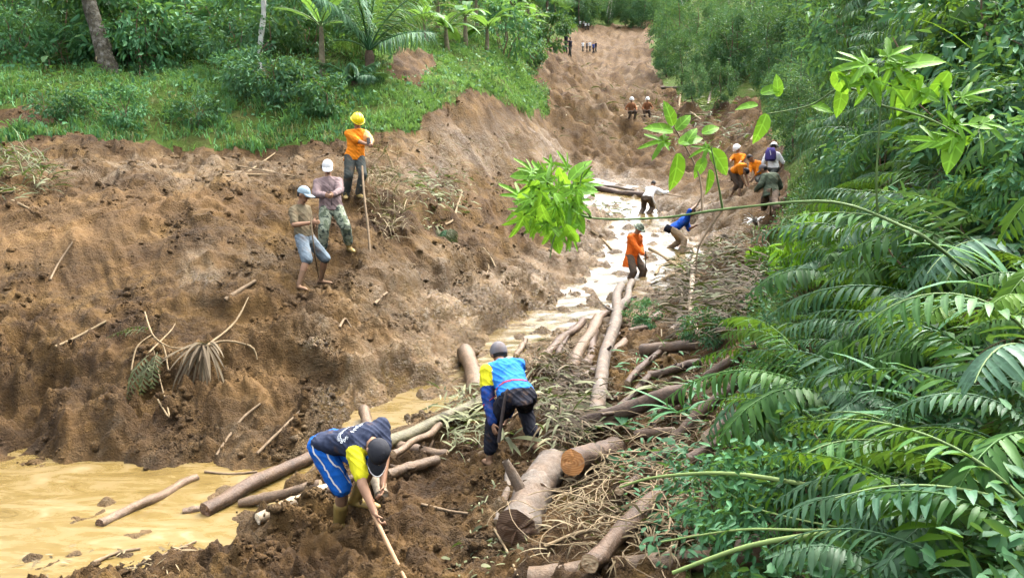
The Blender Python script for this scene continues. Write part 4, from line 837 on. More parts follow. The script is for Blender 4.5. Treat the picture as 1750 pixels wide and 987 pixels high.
def person(label, t0, pelvis, chest, head, face, fwd, feet, hands, right_c=None, voxel=.012, s=1.0, group=None,
           shirt=None, trousers=None, shoes=None, sleeve=1.0, leg=1.0, hat=None, elbow=None, knee=None, skirt=0.0, crown=None, base=None, hairm=HAIR, fingers=True, shirt_zone=None, bulk=1.0, sink=0.0, skin=None, seed=0, face_detail=True, curl=1.1):
    """all points in world metres; fwd = heading (x, y) of pelvis; feet = ankles (right, left); hands = (right, left)"""
    skin = skin or SKIN
    f = nv([fwd[0], fwd[1], 0]); rt = np.array([f[1], -f[0], 0]); rc = nv(right_c) if right_c is not None else rt
    pel = np.asarray(pelvis, float); sp = nv(np.asarray(chest) - pel); ch = pel + sp * .44 * s
    fc = nv(np.cross(np.array([0, 0, 1.0]), rc)); fr = nv(np.cross(sp, rc))      # front of the chest
    if np.dot(fr, f) < 0 and abs(np.dot(fr, f)) > .2: fr = -fr
    hd = nv(np.asarray(head) - ch); hc = ch + hd * .228 * s; nk = ch + nv(sp * .6 + hd) * .07 * s
    fa = nv(face); up_h = nv(crown) if crown is not None else nv(hd - fa * np.dot(hd, fa)); fa = nv(fa - up_h * np.dot(fa, up_h)); rh = np.cross(fa, up_h)
    if base is None: base = (np.asarray(feet[0]) + np.asarray(feet[1])) / 2
    o_ = np.array(base, float)
    e = empty('person', o_, 0, label, 'person', group)
    L = lambda p: np.asarray(p, float) - o_
    pel, ch, hc, nk = L(pel), L(ch), L(hc), L(nk)
    hips = [pel + rt * .085 * s - sp * .02 * s, pel - rt * .085 * s - sp * .02 * s]
    shs = [ch + rc * .165 * s - sp * .02 * s, ch - rc * .165 * s - sp * .02 * s]
    knees, anks = [], []
    for i in (0, 1):
        kh = (f + rt * (.15 if i == 0 else -.15)) if knee is None else knee[i]
        k_, a_ = ik(hips[i], L(feet[i]), .41 * s, .40 * s, kh); knees.append(k_); anks.append(a_)
    elbs, wrs = [], []
    for i in (0, 1):
        eh = (-f * .6 + (rc if i == 0 else -rc) * .7 - np.array([0, 0, .5])) if elbow is None else elbow[i]
        k_, w_ = ik(shs[i], L(hands[i]), .285 * s, .25 * s, eh); elbs.append(k_); wrs.append(w_)
    # ---- body, one skin
    pr = []
    w1 = pel * .62 + ch * .38; w2 = pel * .25 + ch * .75
    pr.append(loft([(pel - sp * .10 * s, rt * .09 * s, f * .07 * s), (pel - sp * .03 * s, rt * .155 * s, fr * .105 * s), (pel + sp * .06 * s, rt * .15 * s, fr * .10 * s), (w1, (rt + rc) / 2 * .128 * s, fr * .09 * s), (w2, rc * .155 * s, fr * .105 * s), (ch - sp * .04 * s, rc * .165 * s, fr * .10 * s), (ch + sp * .025 * s, rc * .11 * s, fr * .075 * s), (nk, rc * .055 * s, fr * .055 * s)], 18))
    pr.append(caps_(ch, hc - up_h * .05 * s, .058 * s, .055 * s))
    pr.append(ellip(hc + up_h * .015 * s, (rh, fa, up_h), (.074 * s, .092 * s, .105 * s))); pr.append(ellip(hc + fa * .022 * s - up_h * .065 * s, (rh, fa, up_h), (.052 * s, .062 * s, .052 * s)))
    pr.append(caps_(hc + fa * .085 * s + up_h * .02 * s, hc + fa * .103 * s - up_h * .022 * s, .011 * s, .017 * s))
    pr.append(caps_(hc + fa * .078 * s + up_h * .034 * s + rh * .035 * s, hc + fa * .078 * s + up_h * .034 * s - rh * .035 * s, .014 * s, .014 * s))
    for sg in (-1, 1): pr.append(ellip(hc + rh * sg * .078 * s - fa * .008 * s, (rh, fa, up_h), (.012 * s, .022 * s, .034 * s)))
    for i in (0, 1):
        pr.append(caps_(shs[i], elbs[i], .052 * s, .042 * s)); pr.append(caps_(elbs[i], wrs[i], .043 * s, .027 * s)); pr.append(caps_(ch, shs[i], .07 * s, .058 * s))
        pr.append(caps_(hips[i], knees[i], .085 * s, .056 * s)); kn = knees[i]; calf = kn * .65 + anks[i] * .35 - nv(np.cross(np.cross(kn - hips[i], anks[i] - kn) + rt * 1e-3, anks[i] - kn)) * 0
        pr.append(caps_(kn, calf, .055 * s, .056 * s)); pr.append(caps_(calf, anks[i], .054 * s, .036 * s))
        ft = f * .14 * s + (rt if i == 0 else -rt) * .04 * s; pr.append(caps_(anks[i] - f * .035 * s - np.array([0, 0, .035 * s]), anks[i] + ft - np.array([0, 0, .05 * s]), .036 * s, .030 * s, flat=.8))
        pr.append(caps_(anks[i] + ft * .9 - np.array([0, 0, .052 * s]), anks[i] + ft * 1.3 - np.array([0, 0, .058 * s]), .036 * s, .02 * s, flat=.6))
        # hand: palm, four bent fingers, thumb from the side of the palm
        hdv = nv(wrs[i] - elbs[i]); sd_ = rc if i == 0 else -rc
        inw = nv(-sd_ - hdv * np.dot(-sd_, hdv) + f * .2); pn = nv(np.cross(hdv, inw)) * (1 if i == 0 else -1); acr = nv(np.cross(hdv, inw))
        pm = wrs[i] + hdv * .085 * s; pr.append(loft([(wrs[i] - hdv * .01, acr * .026 * s, inw * .019 * s), (wrs[i] + hdv * .04 * s, acr * .038 * s, inw * .017 * s), (pm, acr * .040 * s, inw * .014 * s)], 12))
        if fingers:
            for q, fl in zip((-1.5, -.5, .5, 1.5), (.062, .075, .08, .068)):
                b0 = pm + acr * q * .021 * s - hdv * .008; dr = hdv; pt = b0
                for seg_ in range(3):
                    ang = curl * (.55 + .2 * seg_); c_, s_ = math.cos(ang * (seg_ + .6) * .75), math.sin(ang * (seg_ + .6) * .75); dr = hdv * c_ + inw * s_
                    p2 = pt + dr * fl * s * (.45, .32, .26)[seg_]; pr.append(caps_(pt, p2, .0095 * s, .0085 * s, 8)); pt = p2
            tb = wrs[i] + hdv * .03 * s + acr * .034 * s * (1 if np.dot(acr, np.array([0, 0, 1.0])) > 0 else -1); sg = nv(tb - (wrs[i] + hdv * .03 * s))
            t1 = tb + nv(sg * .7 + hdv * .7 + inw * .3) * .04 * s; t2 = t1 + nv(hdv + inw * .8) * .032 * s
            pr.append(caps_(tb, t1, .012 * s, .0105 * s, 8)); pr.append(caps_(t1, t2, .0105 * s, .009 * s, 8))
        else: pr.append(caps_(pm, pm + nv(hdv + inw) * .06 * s, .026 * s, .018 * s))
    bme = solid(pr, voxel, 3); bme.materials.append(skin); bme.materials.append(SKIN_MUD)
    c = np.empty(len(bme.polygons) * 3); bme.polygons.foreach_get('center', c); c = c.reshape(-1, 3)
    low = np.zeros(len(c), np.int32)
    for i in (0, 1): low |= (np.linalg.norm(c - anks[i], axis=1) < .22 * s).astype(np.int32)
    bme.polygons.foreach_set('material_index', low); bme.name = 'body'; ob('body', bme, e)
    if face_detail:
        for sg in (-1, 1):
            V, F = ellip(hc + rh * sg * .031 * s + fa * .086 * s + up_h * .012 * s, (rh, fa, up_h), (.013 * s, .008 * s, .006 * s), 8); mk('eye', V, F, DARK, e, smooth=True)
        V, F = ellip(hc + fa * .086 * s - up_h * .058 * s, (rh, fa, up_h), (.022 * s, .008 * s, .007 * s), 8); mk('mouth', V, F, LIP, e, smooth=True)
    # ---- clothes
    res = {'e': e, 'hc': hc, 'rh': rh, 'fa': fa, 'uh': up_h, 'ch': ch, 'pel': pel, 'sp': sp, 'rc': rc, 'fr': fr, 'f': f, 'rt': rt, 'wr': wrs, 'elb': elbs, 'o': o_, 'hips': hips, 'knees': knees, 'anks': anks}
    b_ = bulk
    def cloth(prims, name, mats, segs, fold, fs=9):
        me = solid(prims, voxel, 3, fold, fs, seed)
        for m_ in mats: me.materials.append(m_)
        if len(mats) > 1:
            c = np.empty(len(me.polygons) * 3); me.polygons.foreach_get('center', c); c = c.reshape(-1, 3); best = np.full(len(c), 9.0); idx = np.zeros(len(c), np.int32)
            for a, b, k_, w_ in segs:
                d = b - a; tt = np.clip(((c - a) @ d) / (d @ d), 0, 1); ds = np.linalg.norm(c - (a + tt[:, None] * d), axis=1) / w_; m_ = ds < best; best[m_] = ds[m_]; idx[m_] = k_
            me.polygons.foreach_set('material_index', idx)
        me.name = name; return ob(name, me, e)
    if trousers:
        tm = trousers if isinstance(trousers, (list, tuple)) else [trousers]; pr = [loft([(pel - sp * .11 * s, rt * .11 * s, f * .095 * s), (pel - sp * .03 * s, rt * .175 * s * b_, fr * .125 * s), (pel + sp * .09 * s, rt * .162 * s, fr * .112 * s)], 18)]
        for i in (0, 1):
            pr.append(caps_(hips[i], hips[i] * (1 - min(1, leg * 2)) + knees[i] * min(1, leg * 2), .103 * s * b_, (.078 + (.012 if leg < .6 else 0)) * s * b_))
            if leg > .5:
                k2 = (leg - .5) * 2; en = knees[i] * (1 - k2) + anks[i] * k2; pr.append(caps_(knees[i], en, .078 * s * b_, (.066 if leg < .95 else .06) * s * b_))
        res['trousers'] = cloth(pr, 'trousers' if leg > .6 else 'shorts', tm, [(hips[0], knees[0], 0, 1), (hips[1], knees[1], 0, 1), (knees[0], anks[0], len(tm) - 1, 1), (knees[1], anks[1], len(tm) - 1, 1)], .011 * s)
    if shirt:
        sm = shirt if isinstance(shirt, (list, tuple)) else [shirt]
        pr = [loft([(pel - sp * (.02 + skirt) * s, rt * (.178 + skirt * .15) * s * b_, fr * (.13 + skirt * .12) * s), (pel + sp * .07 * s, rt * .172 * s * b_, fr * .125 * s), (w1, (rt + rc) / 2 * .155 * s * b_, fr * .115 * s), (w2, rc * .178 * s * b_, fr * .125 * s), (ch - sp * .035 * s, rc * .18 * s * b_, fr * .115 * s), (ch + sp * .035 * s, rc * .12 * s, fr * .088 * s), (nk, rc * .068 * s, fr * .068 * s)], 20)]
        segs = [(pel, ch, 0, 1.5)]
        for i in (0, 1):
            pr.append(caps_(ch, shs[i], .088 * s, .075 * s * b_))
            k1 = min(1, sleeve * 2); e1 = shs[i] * (1 - k1) + elbs[i] * k1; pr.append(caps_(shs[i], e1, .074 * s * b_, .060 * s * b_)); segs.append((shs[i] * .85 + elbs[i] * .15, (shs[i] * .5 + e1 * .5) if len(sm) == 3 else e1, (1 if i == 0 else 2) if shirt_zone else 0, 1))
            if len(sm) == 3: segs.append((shs[i] * .3 + e1 * .7, e1, 3, 1))
            if sleeve > .5: k2 = (sleeve - .5) * 2; e2 = elbs[i] * (1 - k2) + wrs[i] * k2; pr.append(caps_(elbs[i], e2, .059 * s * b_, .042 * s * b_)); segs.append((elbs[i], e2, (3 if shirt_zone else 0), 1))
        if shirt_zone:
            mats = [sm[0], sm[shirt_zone[0]], sm[shirt_zone[1]], sm[shirt_zone[2]]]
        else: mats = [sm[0]]
        res['shirt'] = cloth(pr, 'shirt', mats, segs, .012 * s)
    if shoes:
        for i in (0, 1):
            ft = f * .15 * s + (rt if i == 0 else -rt) * .04 * s; dz = np.array([0, 0, 1.0]); kk = shoes[1]; tp = anks[i] * (1 - kk) + knees[i] * kk
            me = solid([caps_(tp, anks[i], .064 * s, .052 * s), caps_(anks[i] - f * .04 * s - dz * .03 * s, anks[i] + ft - dz * .045 * s, .05 * s, .043 * s, flat=.85), caps_(anks[i] + ft - dz * .045 * s, anks[i] + ft * 1.3 - dz * .05 * s, .046 * s, .035 * s, flat=.75)], voxel, 2); me.materials.append(shoes[0]); me.name = 'boot'; ob('boot', me, e)
    # ---- hair and hat
    def dome(rx, ry, rz, lo, c0, nu=20, nw=8, thick=None):
        V, F = [], []
        for a in range(nw + 1):
            el = lo + (math.pi / 2 - lo) * a / nw
            for b in range(nu): th = 2 * math.pi * b / nu; V.append(c0 + rh * rx * math.cos(el) * math.cos(th) + fa * ry * math.cos(el) * math.sin(th) + up_h * rz * math.sin(el))
        for a in range(nw):
            for b in range(nu): F.append((a * nu + b, a * nu + (b + 1) % nu, (a + 1) * nu + (b + 1) % nu, (a + 1) * nu + b))
        return V, F
    V, F = dome(.081 * s, .099 * s,   .112 * s, -.5, hc + up_h * .018 * s - fa * .004 * s); V = np.array(V)
    keep = [fc_ for fc_ in F if not (((V[list(fc_)].mean(0) - hc) @ fa > -.005 * s) and ((V[list(fc_)].mean(0) - hc) @ up_h < .06 * s))]
    mk('hair', V, keep, hairm, e, smooth=True)
    if hat:
        kind, hm, brm = hat
        if kind == 'cap':
            V, F = dome(.090 * s, .107 * s, .108 * s, -.02, hc + up_h * .038 * s); cp = mk('cap', V, F, hm, e, smooth=True); V2, F2 = [], []
            for a in range(4):
                for b in range(11):
                    th = math.pi * (.12 + .76 * b / 10); k_ = a / 3; V2.append(hc + up_h * (.040 - .022 * k_ + .010 * math.sin(th) * k_ - .02 * abs(math.cos(th)) * k_) * s + rh * .088 * s * math.cos(th) * (1 - .04 * k_) + fa * (.105 * math.sin(th) + .10 * k_ * math.sin(th) ** .6) * s)
            for a in range(3):
                for b in range(10): F2.append((a * 11 + b, a * 11 + b + 1, (a + 1) * 11 + b + 1, (a + 1) * 11 + b))
            vm = mk('visor', V2, F2, brm, cp, smooth=True); sm_ = vm.modifiers.new('t', 'SOLIDIFY'); sm_.thickness = .006 * s
            mk('button', *ellip(hc + up_h * .147 * s, (rh, fa, up_h), (.008, .008, .005), 8), hm, cp)
            res['cap'] = cp; res['visor'] = V2
        if kind == 'beanie':
            V, F = dome(.092 * s, .109 * s, .116 * s, -.25, hc + up_h * .028 * s); res['cap'] = mk('cap', V, F, hm, e, smooth=True)
        if kind == 'helmet':
            V, F = dome(.118 * s, .138 * s, .118 * s, -.08, hc + up_h * .045 * s, 24, 9); cp = mk('helmet', V, F, hm, e, smooth=True)
            R_ = []; 
            for b in range(28): th = 2 * math.pi * b / 28; R_.append(hc + up_h * (.036 - .012 * max(0, math.sin(th))) * s + rh * .126 * s * math.cos(th) + fa * (.146 + .022 * max(0, math.sin(th))) * s * math.sin(th))
            mk('rim', *tube(R_ + R_[:1], .009 * s, 6), brm, cp, smooth=True)
            for sg in (-1, 0, 1):
                rp = [hc + rh * sg * .045 * s + up_h * .045 * s + fa * .141 * s * math.cos(a) * (1 - .06 * abs(sg)) + up_h * .121 * s * math.sin(a) * (1 - .06 * abs(sg)) for a in np.linspace(.25, 2.9, 12)]; mk('ridge', *tube(rp, .007 * s, 6), hm, cp, smooth=True)
            mk('chin_strap', *tube([hc + rh * .085 * s + up_h * .03 * s, hc + rh * .075 * s - up_h * .06 * s + fa * .03 * s, hc - up_h * .118 * s + fa * .05 * s, hc - rh * .075 * s - up_h * .06 * s + fa * .03 * s, hc - rh * .085 * s + up_h * .03 * s], .005 * s, 5), DARK, cp)
        if kind == 'bucket':
            V, F = dome(.095 * s, .112 * s, .10 * s, 0, hc + up_h * .04 * s); cp = mk('hat', V, F, hm, e, smooth=True); V2, F2 = [], []
            for a in range(3):
                for b in range(24): th = 2 * math.pi * b / 24; q = 1 + a * .26; V2.append(hc + up_h * (.042 - a * .012) * s + rh * .094 * s * q * math.cos(th) + fa * .111 * s * q * math.sin(th))
            for a in range(2):
                for b in range(24): F2.append((a * 24 + b, a * 24 + (b + 1) % 24, (a + 1) * 24 + (b + 1) % 24, (a + 1) * 24 + b))
            bo = mk('brim', V2, F2, brm, cp, smooth=True); mm = bo.modifiers.new('t', 'SOLIDIFY'); mm.thickness = .005
    return res
def stickobj(name, pts_, r0, r1_, m_, label, cat, n=14, sides=7, bump=.04, group=None, raw=False):
    p = np.array(pts_) if raw else smoothpath(pts_, n); b0 = p[0].copy()
    o = mk(name, *tube(p - b0, np.linspace(r0, r1_, len(p)), sides, bump=bump, seed=len(label)), m_, smooth=True); o.location = b0
    # close both ends
    return tag(o, label, cat, group) if label else o

NAVY = fabric('navy_cloth', (.028, .036, .065)); YEL = fabric('yellow_cloth', (.62, .58, .02), .1, amt=.3); SHORTB = fabric('bright_blue_cloth', (.012, .13, .52), .15, amt=.3); SHORTD = fabric('dark_blue_cloth', (.015, .035, .13))
BOOTM = simple('muddy_boot', (.27, .19, .055), .5, .3, 9, .004, .4, (.24, .15, .07), .5); CAPG = fabric('charcoal_cloth', (.035, .036, .042), amt=.3); WHITE = fabric('white_cloth', (.75, .75, .74), .08, amt=.3)
BLUE = fabric('blue_cloth', (.022, .17, .52), .15, amt=.3); BLUED = fabric('deep_blue_cloth', (.012, .05, .22)); GREYC = fabric('grey_cloth', (.16, .15, .155)); BLACK = fabric('black_cloth', (.016, .017, .025))
OLIVE = fabric('olive_brown_cloth', (.13, .105, .062), amt=.5); DENIM = fabric('faded_denim', (.15, .19, .22), .25, amt=.5); TEALCAP = fabric('pale_blue_cloth', (.30, .40, .45), amt=.2)
MAUVE = fabric('mauve_cloth', (.20, .145, .14), .15, amt=.2); ORANGE = fabric('orange_cloth', (.72, .22, .012), .12, amt=.3); ORANGE2 = fabric('deep_orange_cloth', (.62, .12, .012), .18, amt=.3); DKTROU = fabric('dark_green_trousers', (.055, .062, .055), amt=.5); BROWNT = fabric('brown_trousers', (.10, .075, .055), amt=.7)
MUDOR = fabric('mud_stained_orange', (.30, .12, .05), .2, amt=.9); KHAKI = fabric('khaki_cloth', (.27, .20, .125), amt=.4); ROYAL = fabric('royal_blue_cloth', (.012, .08, .42), amt=.3); GREENJ = fabric('green_jacket', (.075, .095, .062), amt=.2); WHITET = fabric('white_shirt', (.80, .80, .80), .05, amt=.05)
YHELM = simple('yellow_helmet', (.85, .68, .01), .3, .05, 5, 0, .5); WHELM = simple('white_helmet', (.82, .82, .80), .35, .05, 5, 0, .5)
def camo_mat():
    m_, t, o = mat('camouflage_cloth'); co_ = objco(t); a = noise(t, 8, 2, .5, co_); b2 = noise(t, 13, 2, .5, co_, .4)
    c = ramp(t, a, [(.44, (.10, .125, .075)), (.47, (.24, .27, .19))]); c = mixc(t, nd(t, 'ShaderNodeMapRange', {0: b2, 1: .54, 2: .58}).outputs[0], c, (.045, .06, .045))
    b = nd(t, 'ShaderNodeBsdfPrincipled', {'Base Color': c, 'Roughness': .9}); t.links.new(b.outputs[0], o.inputs[0]); return m_
CAMO = camo_mat()
WOODH = simple('tool_handle', (.42, .25, .13), .6, .2, 14, .002)
def gz(px, py, up=.07, tmin=0): g = G(px, py, tmin); return np.array((g.x, g.y, g.z + up))
RZ = np.array([0, 0, 1.0])

# 1 -- digger in front
fR, fL = gz(580, 903, .04), gz(608, 866, .04)
d1 = person('man bent double in navy shirt and bright blue shorts, digging with a long handle', 6.9, P(562, 757, 6.85), P(632, 750, 6.66), P(646, 772, 6.42), (.15, -.45, -.9), (.86, -.5), (fR, fL), (P(646, 893, 6.25), P(656, 912, 6.2)), right_c=(-.5, -.66, -.45), voxel=.0085, shirt=[NAVY, YEL], shirt_zone=(1, 0, 0), sleeve=.36, trousers=[SHORTB], leg=.46, shoes=(BOOTM, .5), hat=('cap', CAPG, CAPG), elbow=[(-.2, -.3, -.1), (.3, .3, 0)], knee=[(.8, -.5, 0), (.8, -.4, 0)], crown=(.42, -.72, .12), seed=1, curl=1.5, base=(fR + fL) / 2)
def ribbon(P_, N_, w): # flat strip lying on a surface: points, normals
    P_, N_ = np.array(P_), np.array(N_); tg_ = unit(np.gradient(P_, axis=0)); sd_ = unit(np.cross(tg_, N_)); n = len(P_)
    v = np.concatenate([P_ + sd_ * w / 2, P_ - sd_ * w / 2]); k_ = np.arange(n - 1); return v, np.stack([k_, k_ + 1, n + k_ + 1, n + k_], 1)
def on_surface(tree, p, d, off=.004):
    h = tree.ray_cast(Vector(p), Vector(d)); 
    return None if h[0] is None else (np.array(h[0]) + np.array(h[1]) * off, np.array(h[1]))
def tree_of(o): return BVHTree.FromPolygons([v.co for v in o.data.vertices], [p.vertices[:] for p in o.data.polygons])
bt = tree_of(d1['shirt']); sp, rc = d1['sp'], d1['rc']; back = nv(-d1['fr']); 
if back[2] < 0: back = -back
bc = d1['pel'] * .34 + d1['ch'] * .66 - rc * .01
WPRINT = simple('white_print', (.72, .76, .76), .7, .05)
ea, eb = .125, .068        # half axes of the printed oval: across the shoulders, along the spine
glyph_cache = {}
def glyph(ch_):
    if ch_ not in glyph_cache:
        cu_ = bpy.data.curves.new('t', 'FONT'); cu_.body = ch_; cu_.size = 1; cu_.align_x = 'CENTER'; o = bpy.data.objects.new('t', cu_); C.objects.link(o); bpy.context.view_layer.update()
        me = bpy.data.meshes.new_from_object(o.evaluated_get(bpy.context.evaluated_depsgraph_get())); glyph_cache[ch_] = (np.array([v.co[:2] for v in me.vertices]), [tuple(p.vertices) for p in me.polygons]); bpy.data.objects.remove(o)
    return glyph_cache[ch_]
def print_arc(txt, a0, a1, size, inward, name):
    V, F = [], []
    for i, ch_ in enumerate(txt):
        if ch_ == ' ': continue
        a = a0 + (a1 - a0) * (i + .5) / len(txt); g2, fc_ = glyph(ch_); ctr = np.array([math.cos(a) * ea, math.sin(a) * eb]); tg_ = nv([-math.sin(a) * ea * (1 if a1 > a0 else -1), math.cos(a) * eb * (1 if a1 > a0 else -1)]); nr = np.array([-tg_[1], tg_[0]])
        b0 = len(V); ok = True; vv = []
        for gx, gy in g2:
            q = ctr + tg_ * gx * size + nr * (gy - .35) * size; h = on_surface(bt, bc + rc * q[0] + sp * q[1] + back * .6, -back)
            if h is None: ok = False; break
            vv.append(h[0])
        if ok: mk(name, vv, fc_, WPRINT, d1['shirt'])
print('td', td) if 0 else None
print_arc('HMAMAN SAR', 2.95, -.05, .052, 1, 'printed_letter'); print_arc('IIIIIIIIIIIIIIIIIIIII', 3.3, 6.1, .030, 1, 'printed_letter')
ring = [on_surface(bt, bc + rc * math.cos(a) * ea * .84 + sp * math.sin(a) * eb * .78 + back * .6, -back) for a in np.linspace(3.2, 6.25, 26)]
ring = [h for h in ring if h]
if len(ring) > 5: mk('print_line', *ribbon([h[0] for h in ring], [h[1] for h in ring], .008), WPRINT, d1['shirt'])
# white piping and panel on the shorts, visor edging and mark on the cap
st = tree_of(d1['trousers']); cdir = nv(-(np.array(d1['o'])))
def pipe_on(tree, pts_, w, m_, parent, name):
    hs_ = []
    for a in smoothpath(pts_, 22):
        h = tree.find_nearest(Vector(a)); hs_.append((np.array(h[0]) + np.array(h[1]) * .004, np.array(h[1])))
    mk(name, *ribbon([h[0] for h in hs_], [h[1] for h in hs_], w), m_, parent)
hp, kn, hl = d1['hips'][0], d1['knees'][0], d1['hips'][1]; oc_ = nv(-np.array(P(566, 800, 6.8)))
bk = nv(np.cross(kn - hp, oc_)); bk = bk if bk[0] < 0 else -bk
pipe_on(st, [hp + bk * .10 + oc_ * .1 + RZ * .05, (hp + kn) / 2 + bk * .06 + oc_ * .12, kn + bk * .02 + oc_ * .1 - RZ * .02], .014, WHITE, d1['trousers'], 'piping')
pipe_on(st, [hp - bk * .03 + oc_ * .1 + RZ * .03, (hp + kn) / 2 - bk * .01 + oc_ * .12 + RZ * .03, (hp + kn) / 2 - bk * .09 + oc_ * .1 - RZ * .05, kn - bk * .1 + oc_ * .08], .014, WHITE, d1['trousers'], 'piping')
vz = d1['visor'][33:44]; mk('visor_edging', *tube([np.array(p) + d1['uh'] * .004 for p in vz], .006, 5), WHITE, d1['cap'], smooth=True)
hc, rh, fa, uh = d1['hc'], d1['rh'], d1['fa'], d1['uh']; ctr = tree_of(d1['cap']); pipe_on(ctr, [hc + fa * .13 + uh * .085 + rh * .022, hc + fa * .13 + uh * .07 + rh * .008, hc + fa * .13 + uh * .085 - rh * .02], .007, WHITE, d1['cap'], 'cap_mark')
a_ = P(640, 882, 6.28); b_ = P(700, 1005, 5.85); stickobj('tool_handle', [a_ - (b_ - a_) * .12, a_, b_], .017, .016, WOODH, 'long wooden tool handle in the hands of the bent man in navy', 'tool', 10, 10, .01)

# 2 -- man in the blue shirt, seen from behind
fL, fR = gz(836, 796), gz(914, 772)
d2 = person('man bending in blue long sleeved shirt, dark trousers and grey cap, seen from behind', 7.9, P(884, 676, 7.9), P(861, 632, 8.2), P(853, 606, 8.42), (-.3, .75, -.6), (-.3, .95), (fR, fL), (P(868, 712, 8.35), P(842, 722, 7.95)), right_c=(.93, .33, .1), voxel=.0085, shirt=[BLUE, BLUED, YEL], shirt_zone=(0, 2, 1), sleeve=.97, trousers=[BLACK], leg=.86, hat=('beanie', GREYC, GREYC), elbow=[(.6, .2, -.3), (-.6, -.3, 0)], seed=2, bulk=1.06, face_detail=False, crown=(-.15, .45, .85))
MACH = simple('dark_sheath', (.06, .045, .04), .6, .3, 20, .002); o = stickobj('machete', [P(868, 664, 7.62), P(863, 680, 7.6), P(852, 755, 7.6)], .012, .020, MACH, 'long machete in a dark sheath hanging at the left hip of the man in blue', 'machete', 10, 6, .01); 
REDB = fabric('red_belt', (.45, .03, .05)); bt2 = tree_of(d2['shirt']); bp = []
for a in np.linspace(0, 2 * math.pi, 30): q = d2['pel'] + d2['sp'] * .10 + d2['rt'] * math.cos(a) * .4 + d2['fr'] * math.sin(a) * .4; h = on_surface(bt2, q, nv(d2['pel'] + d2['sp'] * .10 - q), .005); bp.append(h)
bp = [h for h in bp if h]; mk('belt', *ribbon([h[0] for h in bp], [h[1] for h in bp], .018), REDB, d2['e'])

# 3 -- barefoot man in shorts with a stick
fR, fL = gz(511, 496), gz(549, 486); td = depth((fR + fL) / 2); dz_ = lambda q: td + q
d3 = person('barefoot man in brown polo, faded shorts and pale blue cap, holding a thin stick', 12.3, P(520, 404, dz_(0)), P(512, 356, dz_(.05)), P(518, 334, dz_(0)), (.95, -.25, -.3), (.93, -.37), (fR, fL), (P(531, 381, dz_(-.25)), P(537, 384, dz_(-.05))), voxel=.011, s=td * 180 / 1373 / 1.63, shirt=[OLIVE], sleeve=.4, trousers=[DENIM], leg=.5, hat=('cap', TEALCAP, TEALCAP), seed=3, bulk=.95)
stickobj('walking_stick', [P(531, 372, td - .3), P(536, 420, td - .3), np.array(gz(545, 474, -.03))], .011, .010, TWIG_M, 'thin stick held by the barefoot man in shorts', 'stick')
# 4 -- man in mauve jacket and camouflage trousers
fR, fL = gz(552, 440), gz(597, 430); td = depth((fR + fL) / 2)
d4 = person('man in mauve jacket, camouflage trousers and white cap, hands joined before him', 13.5, P(566, 354, td), P(561, 310, td + .03), P(560, 286, td), (.15, -.9, -.45), (.3, -.95), (fR, fL), (P(555, 334, td - .36), P(570, 333, td - .36)), voxel=.011, s=td * 166 / 1373 / 1.63, shirt=[MAUVE], sleeve=.98, trousers=[CAMO], leg=.86, shoes=(BOOTM, .4), hat=('cap', WHITE, WHITE), seed=4, bulk=1.12, skirt=.05, elbow=[(-.9, .3, -.5), (.9, .3, -.5)])
mk('zip', *tube([d4['pel'] + d4['fr'] * .142, d4['pel'] * .5 + d4['ch'] * .5 + d4['fr'] * .128, d4['ch'] + d4['fr'] * .10], .006, 5), DARK, d4['shirt'])
# 5 -- man in orange shirt with yellow helmet and phone
fR, fL = gz(592, 345), gz(613, 341); td = depth((fR + fL) / 2)
d5 = person('man in orange shirt and yellow helmet looking down at a phone', 15, P(606, 267, td), P(611, 228, td), P(611, 207, td - .08), (.4, -.75, -.55), (.4, -.92), (fR, fL), (P(627, 247, td - .34), P(634, 247, td - .34)), voxel=.011, s=td * 149 / 1373 / 1.65, shirt=[ORANGE, fabric('pale_patch', (.70, .45, .18))], shirt_zone=(0, 1, 0), sleeve=.5, trousers=[DKTROU], leg=.97, hat=('helmet', YHELM, YHELM), seed=5, bulk=1.06, skirt=.06, shoes=(BOOTM, .15))
ph = P(630, 241, td - .4); pv, pf = loft([(np.array([0, 0, -.07]), np.array([.036, 0, 0]), np.array([0, .006, 0])), (np.array([0, 0, .07]), np.array([.036, 0, 0]), np.array([0, .006, 0]))], 8)
o = mk('phone', pv, pf, DARK); o.location = ph; o.rotation_euler = (-.5, 0, .4); tag(o, 'dark phone in the hands of the man in the yellow helmet', 'phone')
stickobj('pole', [P(619, 284, 14.3), P(622, 330, 13.9), P(629, 390, 13.5), gz(633, 436, -.1)], .019, .021, TWIG_M, 'weathered pole standing in the mud right of the man in camouflage trousers', 'pole')
# 6 -- man in long orange coat wading
wR, wL = P(1070, 490, 18.1), P(1092, 488, 18.3)
d6 = person('man in long orange coat and camouflage hat wading in the stream', 18.2, P(1080, 436, 18.2), P(1085, 404, 18.2), P(1095, 384, 18.05), (.55, -.6, -.6), (.7, -.7), (wR, wL), (P(1101, 436, 17.85), P(1098, 430, 18.05)), voxel=.014, s=.97, shirt=[ORANGE2], sleeve=.95, trousers=[BROWNT], leg=.97, hat=('bucket', CAMO, CAMO), seed=6, bulk=1.1, skirt=.24)
stickobj('digging_bar', [P(1103, 428, 17.8), P(1104, 462, 17.7)], .012, .012, DARK, 'short dark bar in the hand of the wading man in orange', 'bar')
